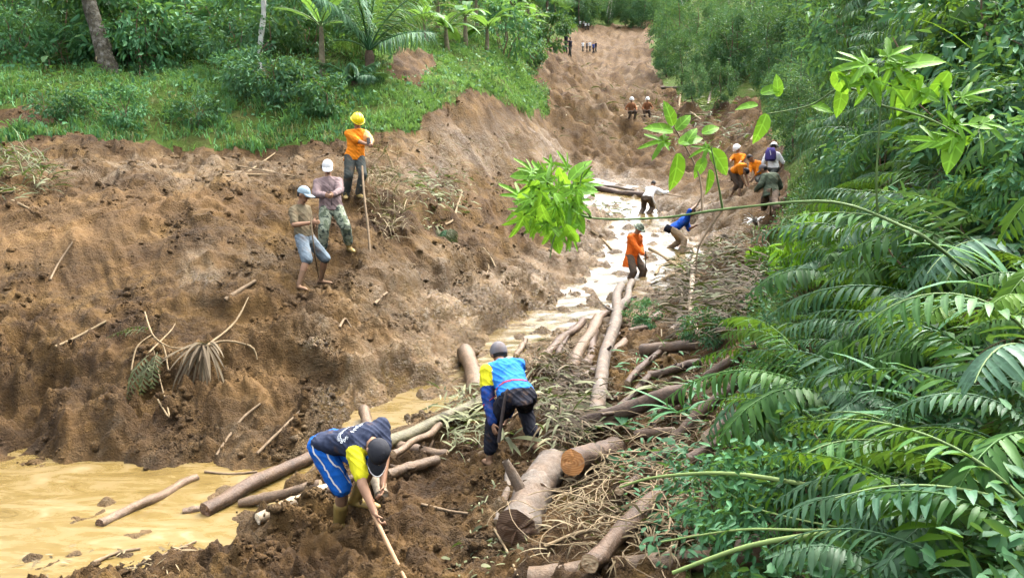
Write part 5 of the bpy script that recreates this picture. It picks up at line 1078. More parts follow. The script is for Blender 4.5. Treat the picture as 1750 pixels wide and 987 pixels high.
# 7 -- man in white bending
fR, fL = gz(1107, 366, -.02, 20), gz(1094, 366, -.02, 20); tz = depth((fR + fL) / 2)
d7 = person('man in white long sleeved shirt bending over beside the fallen log', tz, P(1106, 338, tz), P(1117, 318, tz + .3), P(1120, 303, tz + .5), (.4, .7, -.6), (.5, .86), (fR, fL), (P(1141, 328, tz + .3), P(1136, 334, tz + .5)), voxel=.016, shirt=[WHITET], sleeve=.98, trousers=[BROWNT], leg=.97, seed=7, fingers=False, bulk=1.08, face_detail=False)
stickobj('tool_handle', [P(1128, 330, tz + .2), P(1168, 337, tz - .1)], .017, .017, TWIG_M, 'tool handle in the hands of the man in white', 'tool')
stickobj('rope', [P(1114, 330, tz - .3), P(1118, 345, tz - .3), gz(1126, 364, .02, 20)], .02, .02, WHITE, 'white rope trailing down beside the man in white', 'rope')
# 8 -- man in blue lunging
fR, fL = gz(1166, 432, -.03), gz(1141, 424, -.03); tz = depth((fR + fL) / 2)
d8 = person('man in royal blue shirt and khaki trousers lunging forward with a tool', tz, P(1150, 391, tz), P(1171, 376, tz), P(1183, 361, tz - .1), (.8, -.3, -.4), (.98, -.15), (fR, fL), (P(1188, 352, tz - .2), P(1188, 386, tz - .1)), voxel=.016, shirt=[ROYAL], sleeve=.5, trousers=[KHAKI], leg=.97, seed=8, fingers=False, face_detail=False, knee=[(1, -.1, .3), (1, -.1, .2)])
o = mk('hip_bag', *loft([(np.array([0, 0, -.10]), np.array([.09, 0, 0]), np.array([0, .05, 0])), (np.array([0, 0, 0]), np.array([.11, 0, 0]), np.array([0, .07, 0])), (np.array([0, 0, .10]), np.array([.09, 0, 0]), np.array([0, .05, 0]))], 12), BLACK, smooth=True); o.location = P(1142, 391, tz - .12); o.rotation_euler = (0, .5, 0); tag(o, 'black bag at the hip of the lunging man in royal blue', 'bag')
stickobj('hoe_handle', [P(1182, 366, tz - .25), P(1193, 347, tz - .25), P(1202, 335, tz - .3)], .017, .017, TWIG_M, 'short handle raised by the lunging man in royal blue', 'tool')
# 9..13 -- the group by the right bank
def grp(px1, py1, px2, py2, up=.05, tm=14): return gz(px1, py1, up, tm), gz(px2, py2, up, tm)
fR, fL = grp(1250, 336, 1263, 336); tz = depth((fR + fL) / 2)
person('bent man in muddy orange shirt and dark trousers, head down towards his mates', tz, P(1254, 293, tz), P(1266, 285, tz - .32), P(1274, 292, tz - .5), (.4, -.4, -.85), (.75, -.65), (fR, fL), (P(1274, 318, tz - .4), P(1279, 316, tz - .3)), voxel=.016, shirt=[ORANGE], sleeve=.4, trousers=[BROWNT], leg=.7, seed=9, fingers=False, crown=(.6, -.75, .1), bulk=1.08, face_detail=False)
fR, fL = grp(1256, 326, 1270, 326); tz = tz + 1.1
person('man in orange shirt and white helmet standing behind the bent men', tz, P(1263, 288, tz), P(1263, 262, tz), P(1257, 245, tz), (-.5, -.6, -.5), (-.5, -.8), (gz(1258, 322, .05, 14) + [0, .8, 0], gz(1270, 322, .05, 14) + [0, .8, 0]), (P(1248, 275, tz - .3), P(1262, 280, tz - .4)), voxel=.016, s=.95, shirt=[ORANGE], sleeve=.5, trousers=[DKTROU], leg=.97, hat=('helmet', WHELM, WHELM), seed=10, fingers=False)
tz -= .5
person('man in bright orange shirt with black hair bending towards the left', tz, P(1300, 300, tz), P(1290, 276, tz - .1), P(1277, 266, tz - .2), (-.7, -.4, -.6), (-.85, -.5), (gz(1296, 330, .05, 14), gz(1306, 328, .05, 14)), (P(1281, 303, tz - .3), P(1286, 306, tz - .2)), voxel=.016, shirt=[ORANGE], sleeve=.7, trousers=[DKTROU], leg=.97, seed=11, fingers=False)
fR, fL = grp(1331, 376, 1302, 372); tz = depth((fR + fL) / 2)
person('broad man in dark green jacket seen from behind at the edge of the ferns', tz, P(1318, 328, tz), P(1316, 296, tz + .15), P(1300, 284, tz + .2), (-.6, .5, -.5), (-.4, .9), (fR, fL), (P(1322, 330, tz + .4), P(1292, 325, tz + .2)), voxel=.016, shirt=[GREENJ], sleeve=.97, trousers=[BROWNT], leg=.97, hat=('cap', GREYC, GREYC), seed=12, fingers=False, bulk=1.3, skirt=.1, face_detail=False)
stickobj('pole', [P(1318, 322, tz - .4), gz(1316, 372, 0, 14)], .02, .02, STRAW_M, 'pale pole leaning on the man in the dark green jacket', 'pole')
fR, fL = gz(1330, 318, .05, 14), gz(1318, 318, .05, 14); fR[1] += 1.2; fL[1] += 1.2; tz = depth((fR + fL) / 2)
d13 = person('person in white shirt with a purple backpack behind the green jacket', tz, P(1322, 287, tz), P(1320, 258, tz), P(1324, 240, tz + .1), (.2, .8, -.4), (.2, .97), (fR, fL), (P(1335, 285, tz + .2), P(1310, 285, tz + .2)), voxel=.016, s=.95, shirt=[WHITET], sleeve=.5, trousers=[DKTROU], leg=.97, seed=13, fingers=False, hat=('helmet', WHELM, WHELM), face_detail=False)
PURP = fabric('purple_cloth', (.09, .07, .24)); V, F = loft([(np.array([0, 0, -.19]), np.array([.13, 0, 0]), np.array([0, .07, 0])), (np.array([0, 0, -.12]), np.array([.17, 0, 0]), np.array([0, .10, 0])), (np.array([0, 0, .08]), np.array([.16, 0, 0]), np.array([0, .10, 0])), (np.array([0, 0, .20]), np.array([.10, 0, 0]), np.array([0, .06, 0]))], 14)
o = empty('backpack', P(1317, 264, tz - .22), 0, 'purple backpack with a white stripe on the person behind the green jacket', 'backpack'); mk('bag', V, F, PURP, o, smooth=True); mk('stripe', *tube([(-.04, -.105, -.14), (-.03, -.112, 0), (-.06, -.10, .12)], .012, 5), WHITE, o); mk('pocket', *loft([(np.array([.0, -.10, -.14]), np.array([.10, 0, 0]), np.array([0, .03, 0])), (np.array([0, -.10, -.02]), np.array([.10, 0, 0]), np.array([0, .03, 0]))], 12), PURP, o)
# far pair sitting on the slide
for i, (px, py, lab) in enumerate([(1078, 209, 'far crouching person in orange and white helmet, left of the pair on the slide'), (1105, 207, 'far crouching person in orange and white helmet, right of the pair on the slide')]):
    g = np.array(G(px, py)); tz = depth(g)
    person(lab, tz, g + RZ * .45, g + RZ * .9 + [0, -.1, 0], g + RZ * 1.15 + [0, -.15, 0], (.2 - .4 * i, -.9, -.3), (.2 - .4 * i, -.95), (g + [-.15, -.3, .07], g + [.15, -.3, .07]), (g + [-.25, -.35, .5], g + [.25, -.35, .5]), voxel=.025, shirt=[MUDOR], sleeve=.9, trousers=[BROWNT], leg=.97, hat=('helmet', WHELM, WHELM), fingers=False, seed=20 + i, face_detail=False)
# far walkers: one low body per colour of clothes, copied
far_protos = []
for i, (cs, ct) in enumerate([(BLACK, DKTROU), (WHITET, DKTROU), (GREYC, BROWNT), (BLUED, BLACK)]):
    q = np.array([0, 0, 0.]); far_protos.append(person('far proto', 100, (0, 0, .88), (0, -.02, 1.32), (0, -.04, 1.58), (.1, -1, -.1), (.1, -1), (np.array([.12, 0, .07]), np.array([-.12, .1, .07])), (np.array([.3, -.1, .8]), np.array([-.3, -.1, .8])), voxel=.03, shirt=[cs], sleeve=.9, trousers=[ct], leg=.97, fingers=False, seed=30 + i, face_detail=False, base=q)['e'])
FW_ = [(967, 92, 0, 'far person in dark clothes on the left edge of the slide'), (974, 99, 0, 'far person in dark clothes, right one of the dark two on the slide'), (996, 90, 1, 'far person in white, first from the left in the row of five'), (1003, 91, 2, 'far person in grey, second from the left in the row of five'), (1008, 90, 1, 'far person in white, third from the left in the row of five'), (1014, 92, 3, 'far person in dark blue, fourth from the left in the row of five'), (1018, 91, 0, 'far person in black, last in the row of five')]
for i in range(6): FW_.append((992 + i * 2.6 + ri.uniform(-1, 1), 48 + i * .9 + ri.uniform(-2, 2), [1, 2, 1][i % 3], 'tiny far person in the crowd at the head of the slide'))
for i, (px, py, k_, lab) in enumerate(FW_):
    o = copy_tree(far_protos[k_]); o.location = G(px, py); o.rotation_euler[2] = ri.uniform(-.8, .8); o['label'] = lab; o['group'] = 'far people on the slide' if i < 7 else 'crowd at the head of the slide'; o.scale = (1, 1, 1)
for e in far_protos:
    for c_ in list(e.children): bpy.data.objects.remove(c_)
    bpy.data.objects.remove(e)

# ================================================================== timber, sticks, brush
def bark_mat(name, col, wet=.55, mud=.5):
    m_, t, o = mat(name); co_ = objco(t); mp = nd(t, 'ShaderNodeMapping', {'Vector': co_, 'Scale': (1, 1, 1)}).outputs[0]
    a = noise(t, 9, 5, .65, mp); b2 = noise(t, 45, 4, .7, mp); c = ramp(t, a, [(.3, tuple(v * .5 for v in col)), (.55, col), (.75, tuple(min(1, v * 1.6) for v in col))])
    c = mixc(t, nd(t, 'ShaderNodeMapRange', {0: noise(t, 4, 4, .6, mp), 1: .62 - mud * .25, 2: .75, 3: 0, 4: .85}).outputs[0], c, (.17, .10, .05)); c = mixc(t, .5, c, ramp(t, b2, [(.35, (.45, .42, .4)), (.6, (1, 1, 1))]), 'MULTIPLY')
    b = nd(t, 'ShaderNodeBsdfPrincipled', {'Base Color': c, 'Roughness': wet}); t.links.new(bumpn(t, nd(t, 'ShaderNodeMath', {0: a, 1: b2}, operation='ADD').outputs[0], .8, .015), b.inputs['Normal']); t.links.new(b.outputs[0], o.inputs[0]); return m_
def cut_mat(name, ca, cb):
    m_, t, o = mat(name); co_ = objco(t); w = nd(t, 'ShaderNodeTexWave', {'Vector': co_, 'Scale': 18, 'Distortion': 3, 'Detail': 3}, wave_type='RINGS'); c = ramp(t, w.outputs[0], [(.2, ca), (.8, cb)])
    c = mixc(t, nd(t, 'ShaderNodeMapRange', {0: noise(t, 12, 4, .6, co_), 1: .5, 2: .8, 3: 0, 4: .6}).outputs[0], c, (.15, .07, .03))
    b = nd(t, 'ShaderNodeBsdfPrincipled', {'Base Color': c, 'Roughness': .75}); t.links.new(b.outputs[0], o.inputs[0]); return m_
BK_BROWN = bark_mat('log_bark_brown', (.115, .07, .04)); BK_TAN = bark_mat('log_bark_tan', (.19, .125, .07), .5, .8); BK_GREY = bark_mat('log_bark_grey', (.19, .155, .12), .75, .6); BK_DARK = bark_mat('log_bark_dark', (.105, .065, .04), .6, .3)
BK_PALE = bark_mat('log_peeled', (.40, .31, .20), .6, .6); BK_GREEN = bark_mat('log_bark_mossy', (.16, .14, .07), .5, .3)
CUT_TAN = cut_mat('cut_wood_tan', (.33, .22, .12), (.45, .33, .19)); CUT_OR = cut_mat('cut_wood_orange', (.42, .17, .045), (.56, .27, .09)); CUT_PALE = cut_mat('cut_wood_pale', (.6, .5, .34), (.72, .62, .45)); CUT_DK = cut_mat('cut_wood_dark', (.10, .055, .03), (.20, .12, .07))
def grd(px, py, dt=0.0, lift=0.0, t=None):
    g = G(px, py); t_ = depth(g) if t is None else t; q = P(px, py, t_ - dt); q[2] += lift; return q
def log(a, b, w0, w1, m_, cut, label, seed, bend=.02, sides=14, n=14, stubs=0, parent=None, name='log', ends=(1, 1)):
    """a, b: (px, py[, dt]) of the two ends on the ground; w: thickness in picture units there"""
    A_ = grd(*a[:2], dt=a[2] if len(a) > 2 else .08, t=a[3] if len(a) > 3 else None); B_ = grd(*b[:2], dt=b[2] if len(b) > 2 else .08, t=b[3] if len(b) > 3 else None)
    r0 = w0 / 2 * depth(A_) / FPX; r1_ = w1 / 2 * depth(B_) / FPX
    p = wander(A_, B_, n, bend, seed); rad = np.linspace(r0, r1_, n) * (1 + .05 * np.sin(np.linspace(0, 9, n) + seed)); e = empty(name, A_, 0, label, 'log')
    v, f = tube(p - A_, rad, sides, bump=.055, seed=seed); mk('bark', v, f, m_, e, smooth=True)
    rg_ = np.random.default_rng(seed)
    for k_, (idx, on) in enumerate(((0, ends[0]), (n - 1, ends[1]))):
        ringv = v[idx * sides:(idx + 1) * sides]; c0 = ringv.mean(0); out = nv(p[0] - p[1]) if idx == 0 else nv(p[-1] - p[-2])
        inner = c0 + (ringv - c0) * .55 + out * rg_.normal(0, r0 * .06, (sides, 1)) + out * r0 * .05
        V = np.concatenate([ringv * 1.0, inner, [c0 + out * r0 * .04]]); F = [(j, (j + 1) % sides, sides + (j + 1) % sides, sides + j) for j in range(sides)] + [(sides + j, sides + (j + 1) % sides, 2 * sides) for j in range(sides)]
        mk('cut_end', V, F, cut, e)
    for k_ in range(stubs):
        i = rg_.integers(3, n - 3); d = nv(rg_.normal(0, 1, 3) + np.array([0, -.3, .6])); q = p[i] - A_; mk('branch_stub', *tube([q, q + d * rad[i] * 1.8, q + d * rad[i] * 2.6], [rad[i] * .35, rad[i] * .28, rad[i] * .2], 7), m_, e, smooth=True)
    return e
LOGS = [
 ((170, 895, .05), (336, 816, .05), 19, 15, BK_TAN, CUT_DK, 'tan log floating alone in the yellow pool'),
 ((350, 872, .12), (530, 782, .15), 26, 22, BK_BROWN, CUT_DK, 'long brown log slanting up from the pool behind the bent man'),
 ((312, 874, .03), (352, 868, .03), 14, 15, BK_TAN, CUT_TAN, 'short half sunk log end at the lower end of the long brown log'),
 ((410, 860, .06), (548, 828, .06), 18, 18, BK_TAN, CUT_TAN, 'tan log lying below the long brown log'),
 ((440, 886, .04), (560, 835, .04), 20, 18, BK_PALE, CUT_PALE, 'pale peeled log nearest the bank below the tan log'),
 ((662, 757, .3), (832, 681, .3), 24, 21, BK_GREEN, CUT_DK, 'long greenish pole gripped beside the man in blue'),
 ((672, 776, .2), (752, 726, .25), 13, 12, BK_TAN, CUT_TAN, 'thin log crossing under the long greenish pole'),
 ((680, 762, .2), (765, 776, .1), 19, 16, BK_TAN, CUT_TAN, 'light brown log with a forked end right of the bent man'),
 ((662, 812, .08), (748, 786, .06), 22, 18, BK_TAN, CUT_TAN, 'half buried log below the forked one'),
 ((560, 838, .05), (660, 790, .05), 16, 15, BK_BROWN, CUT_TAN, 'log passing behind the legs of the bent man'),
 ((932, 607, .2), (996, 548, .3), 15, 13, BK_BROWN, CUT_TAN, 'thin log sloping to the stream, leftmost of the pile by the wading man'),
 ((976, 632, .25), (1022, 545, .35), 24, 20, BK_TAN, CUT_TAN, 'thick short log in the pile, second from the left'),
 ((1000, 625, .2), (1036, 536, .3), 19, 16, BK_BROWN, CUT_TAN, 'brown log close behind the thick short one in the pile'),
 ((1018, 708, .5), (1062, 488, .4), 28, 15, BK_GREY, CUT_TAN, 'tall grey log standing up the pile towards the wading man'),
 ((1045, 560, .4), (1080, 482, .3), 16, 12, BK_GREY, CUT_TAN, 'grey branch running alongside the tall grey log'),
 ((1040, 605, .35), (1128, 537, .35), 17, 13, BK_TAN, CUT_TAN, 'straight tan log right of the tall grey log'),
 ((948, 668, .35), (1032, 624, .35), 20, 16, BK_BROWN, CUT_TAN, 'crooked brown log crossing left of the tall grey log'),
 ((996, 728, .45), (1172, 668, .5), 33, 27, BK_DARK, CUT_TAN, 'heavy dark log with a clean cut end below the pile'),
 ((1098, 598, .4), (1192, 590, .4), 22, 18, BK_BROWN, CUT_TAN, 'log with an upright broken stub right of the pile'),
 ((1000, 681, .35), (1056, 680, .35), 10, 9, BK_BROWN, CUT_TAN, 'short thin stick lying level above the heavy dark log'),
 ((1088, 742, .3), (1152, 737, .3), 18, 16, BK_DARK, CUT_PALE, 'dark log with a pale cut end under the heavy dark log'),
 ((1152, 752, .4), (1262, 650, .5), 22, 20, BK_BROWN, CUT_PALE, 'slanting brown log right of the pale cut end'),
 ((1205, 750, .35), (1262, 708, .35), 24, 20, BK_TAN, CUT_PALE, 'short split log with pale wood at the edge of the ferns'),
 ((978, 790, .75), (1050, 766, .15), 44, 40, BK_DARK, CUT_OR, 'log with a bright orange sawn face behind the big trunk'),
 ((1008, 962, .25), (1125, 850, .3), 34, 32, BK_BROWN, CUT_TAN, 'leaning brown log among the vines at the bottom'),
 ((905, 990, .0), (1225, 955, .02), 44, 42, BK_TAN, CUT_TAN, 'long muddy log along the bottom edge'),
 ((1270, 948, .3), (1378, 915, .3), 52, 46, BK_BROWN, CUT_TAN, 'thick reddish log end under the green stalks'),
 ((1005, 320, .1), (1102, 334, .1), 13, 12, BK_DARK, CUT_TAN, 'fallen log across the far stream beside the man in white'),
 ((1010, 314, .1), (1085, 326, .1), 7, 6, BK_GREY, CUT_TAN, 'thinner pale log lying along the fallen one by the man in white'),
 ((1128, 150, .3), (1178, 149, .3), 5, 4, BK_GREY, CUT_TAN, 'far fallen grey trunk under the green clump'),
 ((795, 600, .35), (812, 668, .1), 26, 32, BK_TAN, CUT_TAN, 'upright broken trunk standing in the stream left of the grey cap'),
 ((622, 700, .3), (634, 745, .1), 19, 22, BK_TAN, CUT_PALE, 'upright stump behind the shoulder of the bent man'),
 ((652, 845, .1), (640, 775, .35), 24, 24, BK_PALE, CUT_PALE, 'pale peeled post just below the cap of the bent man'),
 ((848, 892, .05), (872, 800, .06), 13, 12, BK_GREY, CUT_TAN, 'narrow grey board stuck beside the big trunk'),
 ((1072, 655, .25), (1132, 598, .25), 13, 11, BK_DARK, CUT_TAN, 'dark thin log slanting left of the log with the upright stub'),
 ((1030, 578, .3), (1104, 560, .3), 12, 10, BK_BROWN, CUT_TAN, 'short brown log lying level across the tall grey log'),
 ((955, 606, .15), (986, 556, .2), 10, 8, BK_DARK, CUT_TAN, 'thin dark branch beside the leftmost log of the pile'),
 ((1058, 700, .3), (1112, 640, .3), 15, 12, BK_BROWN, CUT_TAN, 'brown log leaning on the heavy dark log from behind'),
 ((1108, 642, .3), (1198, 618, .35), 16, 14, BK_DARK, CUT_TAN, 'dark log lying above the heavy dark log'),
 ((1128, 705, .35), (1212, 652, .4), 14, 12, BK_TAN, CUT_TAN, 'tan log right of the heavy dark log'),
 ((1148, 566, .3), (1166, 498, .3), 15, 12, BK_GREY, CUT_TAN, 'short grey log standing at the left of the frond heap'),
 ((1205, 645, .4), (1292, 588, .5), 17, 14, BK_BROWN, CUT_TAN, 'brown log running into the ferns above the slanting one'),
 ((1088, 796, .3), (1164, 762, .3), 20, 17, BK_DARK, CUT_TAN, 'dark log right of the orange sawn face'),
 ((1178, 786, .3), (1252, 742, .35), 22, 18, BK_BROWN, CUT_TAN, 'muddy log at the foot of the ferns below the split one'),
 ((1058, 838, .25), (1114, 800, .25), 16, 14, BK_DARK, CUT_TAN, 'short dark log among the vines'),
 ((882, 610, .1), (898, 580, .1), 11, 9, BK_TAN, CUT_TAN, 'short thin log right of the grey cap'),
 ((1200, 582, .25), (1185, 425, .5), 10, 8, BK_PALE, CUT_PALE, 'tall pale stake standing at the brush pile'),
]
for i, (a, b, w0, w1, m_, cut, lab) in enumerate(LOGS):
    log(a, b, w0, w1, m_, cut, lab, 800 + i, (.02 if i % 3 else .035) if 'crooked' not in lab else .10, stubs=2 if ('stub' in lab or 'grey log' in lab or 'forked' in lab or 'heavy' in lab) else 0)
# the big trunk in two blocks
log((884, 905, .22), (918, 828, .22), 70, 60, BK_GREY, CUT_DK, 'big grey trunk with a dark hollow sawn end facing the camera', 850, .01, 20, stubs=1); log((908, 848, .25), (944, 790, .22), 60, 54, BK_GREY, CUT_DK, 'grey trunk block lying behind the big trunk', 851, .01, 20)
# sticks on the mud
def stick(pts_, w, m_, label, name='stick', lift=.005, cat='stick', sides=6):
    q = [grd(px, py, .03, lift) for px, py in pts_]; t_ = depth(q[0]); r = w / 2 * t_ / FPX
    return stickobj(name, q, r, r * .7, m_, label, cat, max(8, len(q) * 4), sides, .08)
for a in [([(95, 593), (140, 572), (182, 549)], 6, STRAW_M, 'pale stick lying on the left mud slope'), ([(86, 478), (100, 450), (124, 414)], 4, TWIG_M, 'thin twig higher on the left mud slope'), ([(385, 513), (410, 497), (437, 480)], 9, TWIG_M, 'short thick stick left of the barefoot man'),
          ([(254, 306), (275, 282), (296, 262)], 5, TWIG_M, 'leaning stick at the top of the mud near the grass'), ([(375, 300), (450, 299), (530, 303)], 4, STRAW_M, 'long pale cane lying level left of the white cap'), ([(405, 284), (450, 292), (505, 302)], 3, STRAW_M, 'thin pale cane above the level one'), ([(385, 318), (430, 290), (470, 262)], 4, STRAW_M, 'bent pale twig crossing the canes'),
          ([(0, 330), (35, 326)], 7, STRAW_M, 'pale cane at the left edge in the straw'), ([(20, 343), (50, 357)], 5, STRAW_M, 'short pale stick below the cane at the left edge'), ([(745, 388), (772, 378), (782, 350), (790, 328)], 5, STRAW_M, 'curved pale root on the bank above the hanging plant'), ([(825, 424), (838, 440), (846, 456)], 4, STRAW_M, 'small curved root right of the hanging plant'), ([(830, 470), (835, 455), (822, 425)], 3, STRAW_M, 'second small root right of the hanging plant'),
          ([(1090, 182), (1060, 200)], 4, STRAW_M, 'far pale branch beside the crouching pair'), ([(1160, 195), (1235, 196)], 4, STRAW_M, 'far pale stick right of the crouching pair'), ([(1180, 192), (1205, 210)], 4, STRAW_M, 'far pale stick slanting below the level one'), ([(1163, 160), (1160, 185)], 4, STRAW_M, 'far upright pale stick left of the brown scarp'), ([(1210, 180), (1218, 140)], 6, BK_DARK, 'dark leaning stump in the brown scarp'),
          ([(350, 806), (395, 810), (440, 806)], 5, TWIG_M, 'thin stick at the far edge of the pool'), ([(235, 967), (280, 948), (335, 925)], 6, TWIG_M, 'thin stick at the near edge of the pool'), ([(160, 962), (200, 945), (240, 938)], 8, TWIG_M, 'dark stick in the scum at the near edge of the pool'), ([(370, 778), (410, 720), (445, 690)], 6, TWIG_M, 'stick leaning on the bank above the pool'), ([(440, 775), (480, 735), (515, 700)], 6, TWIG_M, 'stick leaning on the bank left of the bent man'),
          ([(720, 862), (760, 872), (800, 878)], 6, TWIG_M, 'stick on the mud right of the tool handle'), ([(845, 905), (868, 945), (885, 985)], 5, STRAW_M, 'pale stick at the bottom below the big trunk'), ([(640, 520), (655, 505), (662, 500)], 6, TWIG_M, 'stub on the mud below the pole'), ([(580, 560), (590, 545), (600, 560)], 5, TWIG_M, 'small root on the bank in the middle'),
          ([(930, 600), (905, 640), (880, 668)], 5, TWIG_M, 'twig below the thin log of the pile'), ([(955, 640), (985, 618), (1003, 600)], 7, TWIG_M, 'branch under the thick short log'), ([(1110, 425), (1135, 440), (1165, 462)], 7, STRAW_M, 'pale cane in the stream right of the wading man'), ([(1120, 470), (1130, 455), (1150, 450), (1175, 470)], 6, STRAW_M, 'curved pale branch in the stream below the pale cane'), ([(1130, 480), (1160, 470), (1210, 500)], 8, STRAW_M, 'pale broken cane at the edge of the brush pile'),
          ([(1010, 395), (1030, 410), (1050, 430)], 5, STRAW_M, 'pale stick in the stream left of the wading man'), ([(1170, 380), (1190, 362), (1215, 345)], 5, STRAW_M, 'pale stick on the mud right of the lunging man'), ([(1205, 455), (1215, 430), (1218, 410)], 4, STRAW_M, 'thin upright stick above the tall stake'), ([(1235, 700), (1255, 755), (1262, 795)], 4, STRAW_M, 'thin pale stick upright at the edge of the ferns'), ([(1275, 250), (1295, 225), (1315, 205)], 6, STRAW_M, 'pale pole behind the white helmet'),
          ([(1190, 800), (1140, 775), (1090, 765)], 5, TWIG_M, 'twig behind the vines'), ([(930, 935), (985, 912), (1020, 905)], 8, STRAW_M, 'pale stick in front of the leaning brown log'), ([(840, 745), (865, 720), (905, 690)], 5, TWIG_M, 'stick between the legs of the man in blue'), ([(800, 790), (830, 770), (850, 755)], 9, TWIG_M, 'thick twig by the left foot of the man in blue')]:
    stick(*a)
# ---- brush: leaves and canes past counting
VX = np.arange(len(x)); FM = (mud | scarp)
def vsel(poly, ylim=(3, 60)):
    ok = (y > ylim[0]) & (y < ylim[1]); idx = VX[ok]; return idx[inpoly(PXX[idx], PYY[idx], poly)]
def straps(pos, L, w, r, droop=1.0, flat=.3, az=None, azs=3.2):
    n = len(pos); k_ = 5; a = (r.uniform(0, 6.283, n) if az is None else r.normal(az, azs, n)); el = np.abs(r.normal(flat, flat * .8, n)); L_ = L * r.uniform(.5, 1.3, n); s = np.linspace(0, 1, k_)
    ang = el[:, None] - droop * r.uniform(.4, 1.4, (n, 1)) * s; hx = np.cumsum(np.cos(ang), 1) * (L_ / k_)[:, None]; hz = np.cumsum(np.sin(ang), 1) * (L_ / k_)[:, None]
    hz = np.maximum(hz, -.02 - r.uniform(0, .1, (n, 1)))
    cen = pos[:, None] + np.stack([np.cos(a)[:, None] * hx, np.sin(a)[:, None] * hx, hz], 2); sd_ = np.stack([-np.sin(a), np.cos(a), r.normal(0, .5, n)], 1)[:, None] * (w * r.uniform(.5, 1.4, (n, 1)) * np.array([.5, 1, 1, .7, .1]))[..., None] * .5
    v = np.concatenate([cen + sd_, cen - sd_], 1).reshape(-1, 3); b_ = np.arange(n)[:, None, None] * 2 * k_; q = np.arange(k_ - 1)
    f = (b_ + np.stack([q, q + 1, k_ + q + 1, k_ + q], 1)[None]).reshape(-1, 4); return v, f
rs = np.random.default_rng(99); DRY_D = leafmat('muddy_dry_leaf', [(.05, .036, .02), (.11, .08, .045), (.22, .17, .10)], .1, .7, .25)
def brush(poly, n, L, w, m_, label, name='brush', lift=.12, droop=1.0, flat=.35, az=None, azs=1.0, cat='brush', ylim=(3, 60)):
    idx = vsel(poly, ylim); 
    if not len(idx): return
    k_ = rs.choice(idx, n); pos = co[k_] + np.stack([rs.normal(0, .06, n), rs.normal(0, .06, n), rs.uniform(0, lift, n)], 1)
    return struct(mk(name, *straps(pos, L, w, rs, droop, flat, az, azs), m_), 'stuff', label, cat)
brush([(905, 640), (960, 620), (1010, 690), (1000, 760), (930, 790), (905, 740)], 700, .42, .02, DRY_D, 'pile of dry reeds and canes right of the man in blue', lift=.3, az=-.7, azs=.7)
brush([(905, 650), (1010, 700), (1000, 780), (925, 780)], 200, .4, .03, DRYG_M, 'greenish leaves in the reed pile', lift=.3, az=-.8)
brush([(755, 690), (830, 680), (850, 740), (800, 790), (760, 770)], 230, .28, .020, DRYG_M, 'withered green leaves left of the man in blue', lift=.2)
brush([(1130, 455), (1200, 430), (1300, 420), (1330, 500), (1260, 590), (1190, 590), (1140, 540)], 1500, .45, .028, DRY_D, 'heap of dry fronds and litter right of the stream', lift=.35, az=2.6, azs=.9)
brush([(1150, 470), (1300, 430), (1320, 500), (1230, 580)], 500, .3, .04, DRYG_M, 'withered green leaves in the frond heap', lift=.38)
brush([(1060, 600), (1200, 580), (1250, 640), (1200, 740), (1060, 740)], 150, .26, .026, LEAF_DARK, 'dark green fallen leaves between the logs', lift=.08)
brush([(1040, 600), (1240, 570), (1250, 700), (1180, 760), (1010, 740)], 420, .26, .016, DRY_D, 'dry litter between the logs', lift=.08)
brush([(960, 790), (1080, 760), (1240, 760), (1260, 900), (1180, 990), (960, 980), (940, 900)], 900, .22, .010, DRY_M, 'dry straw litter among the vines', lift=.16)
brush([(1050, 780), (1250, 740), (1330, 820), (1320, 990), (1100, 990)], 700, .13, .03, LEAF_COOL, 'low green leaves among the vines', lift=.15)
brush([(625, 265), (690, 290), (700, 400), (660, 420), (628, 350)], 420, .55, .012, DRY_M, 'tangle of straw beside the man in the yellow helmet', lift=.25, flat=.6)
brush([(690, 300), (800, 300), (800, 370), (720, 390)], 420, .3, .03, DRYG_M, 'withered leaf litter on the bank right of the straw', lift=.1)
brush([(700, 240), (900, 230), (920, 330), (760, 340)], 350, .4, .014, DRY_M, 'scattered straw on the bank below the spur', lift=.05)
brush([(-20, 270), (70, 275), (90, 330), (-20, 345)], 300, .45, .02, DRYG_M, 'patch of bent straw at the left edge', lift=.2, flat=.6)
brush([(1150, 150), (1260, 160), (1300, 250), (1130, 260), (1100, 200)], 500, .8, .06, DRYG_M, 'scattered torn foliage on the far slide', lift=.3, ylim=(20, 80))
brush([(960, 120), (1140, 110), (1150, 240), (940, 250)], 420, .9, .05, DRY_M, 'scattered dead branches on the far slide', lift=.2, ylim=(20, 120))
brush([(1020, 330), (1090, 345), (1080, 380), (1015, 380)], 160, .5, .03, DRYG_M, 'wet debris by the far stream', lift=.2)
brush([(60, 910), (330, 905), (300, 985), (60, 985)], 380, .13, .014, DRY_M, 'floating scum of twigs at the near edge of the pool', lift=.03, droop=.2, flat=.05)
brush([(560, 700), (900, 560), (1040, 520), (1010, 640), (850, 780)], 220, .3, .014, DRY_M, 'stray straw on the wet bank', lift=.04)
brush([(820, 800), (960, 790), (900, 985), (760, 985)], 160, .12, .02, DRYG_M, 'bits of leaf trodden into the near mud', lift=.02, flat=.1)
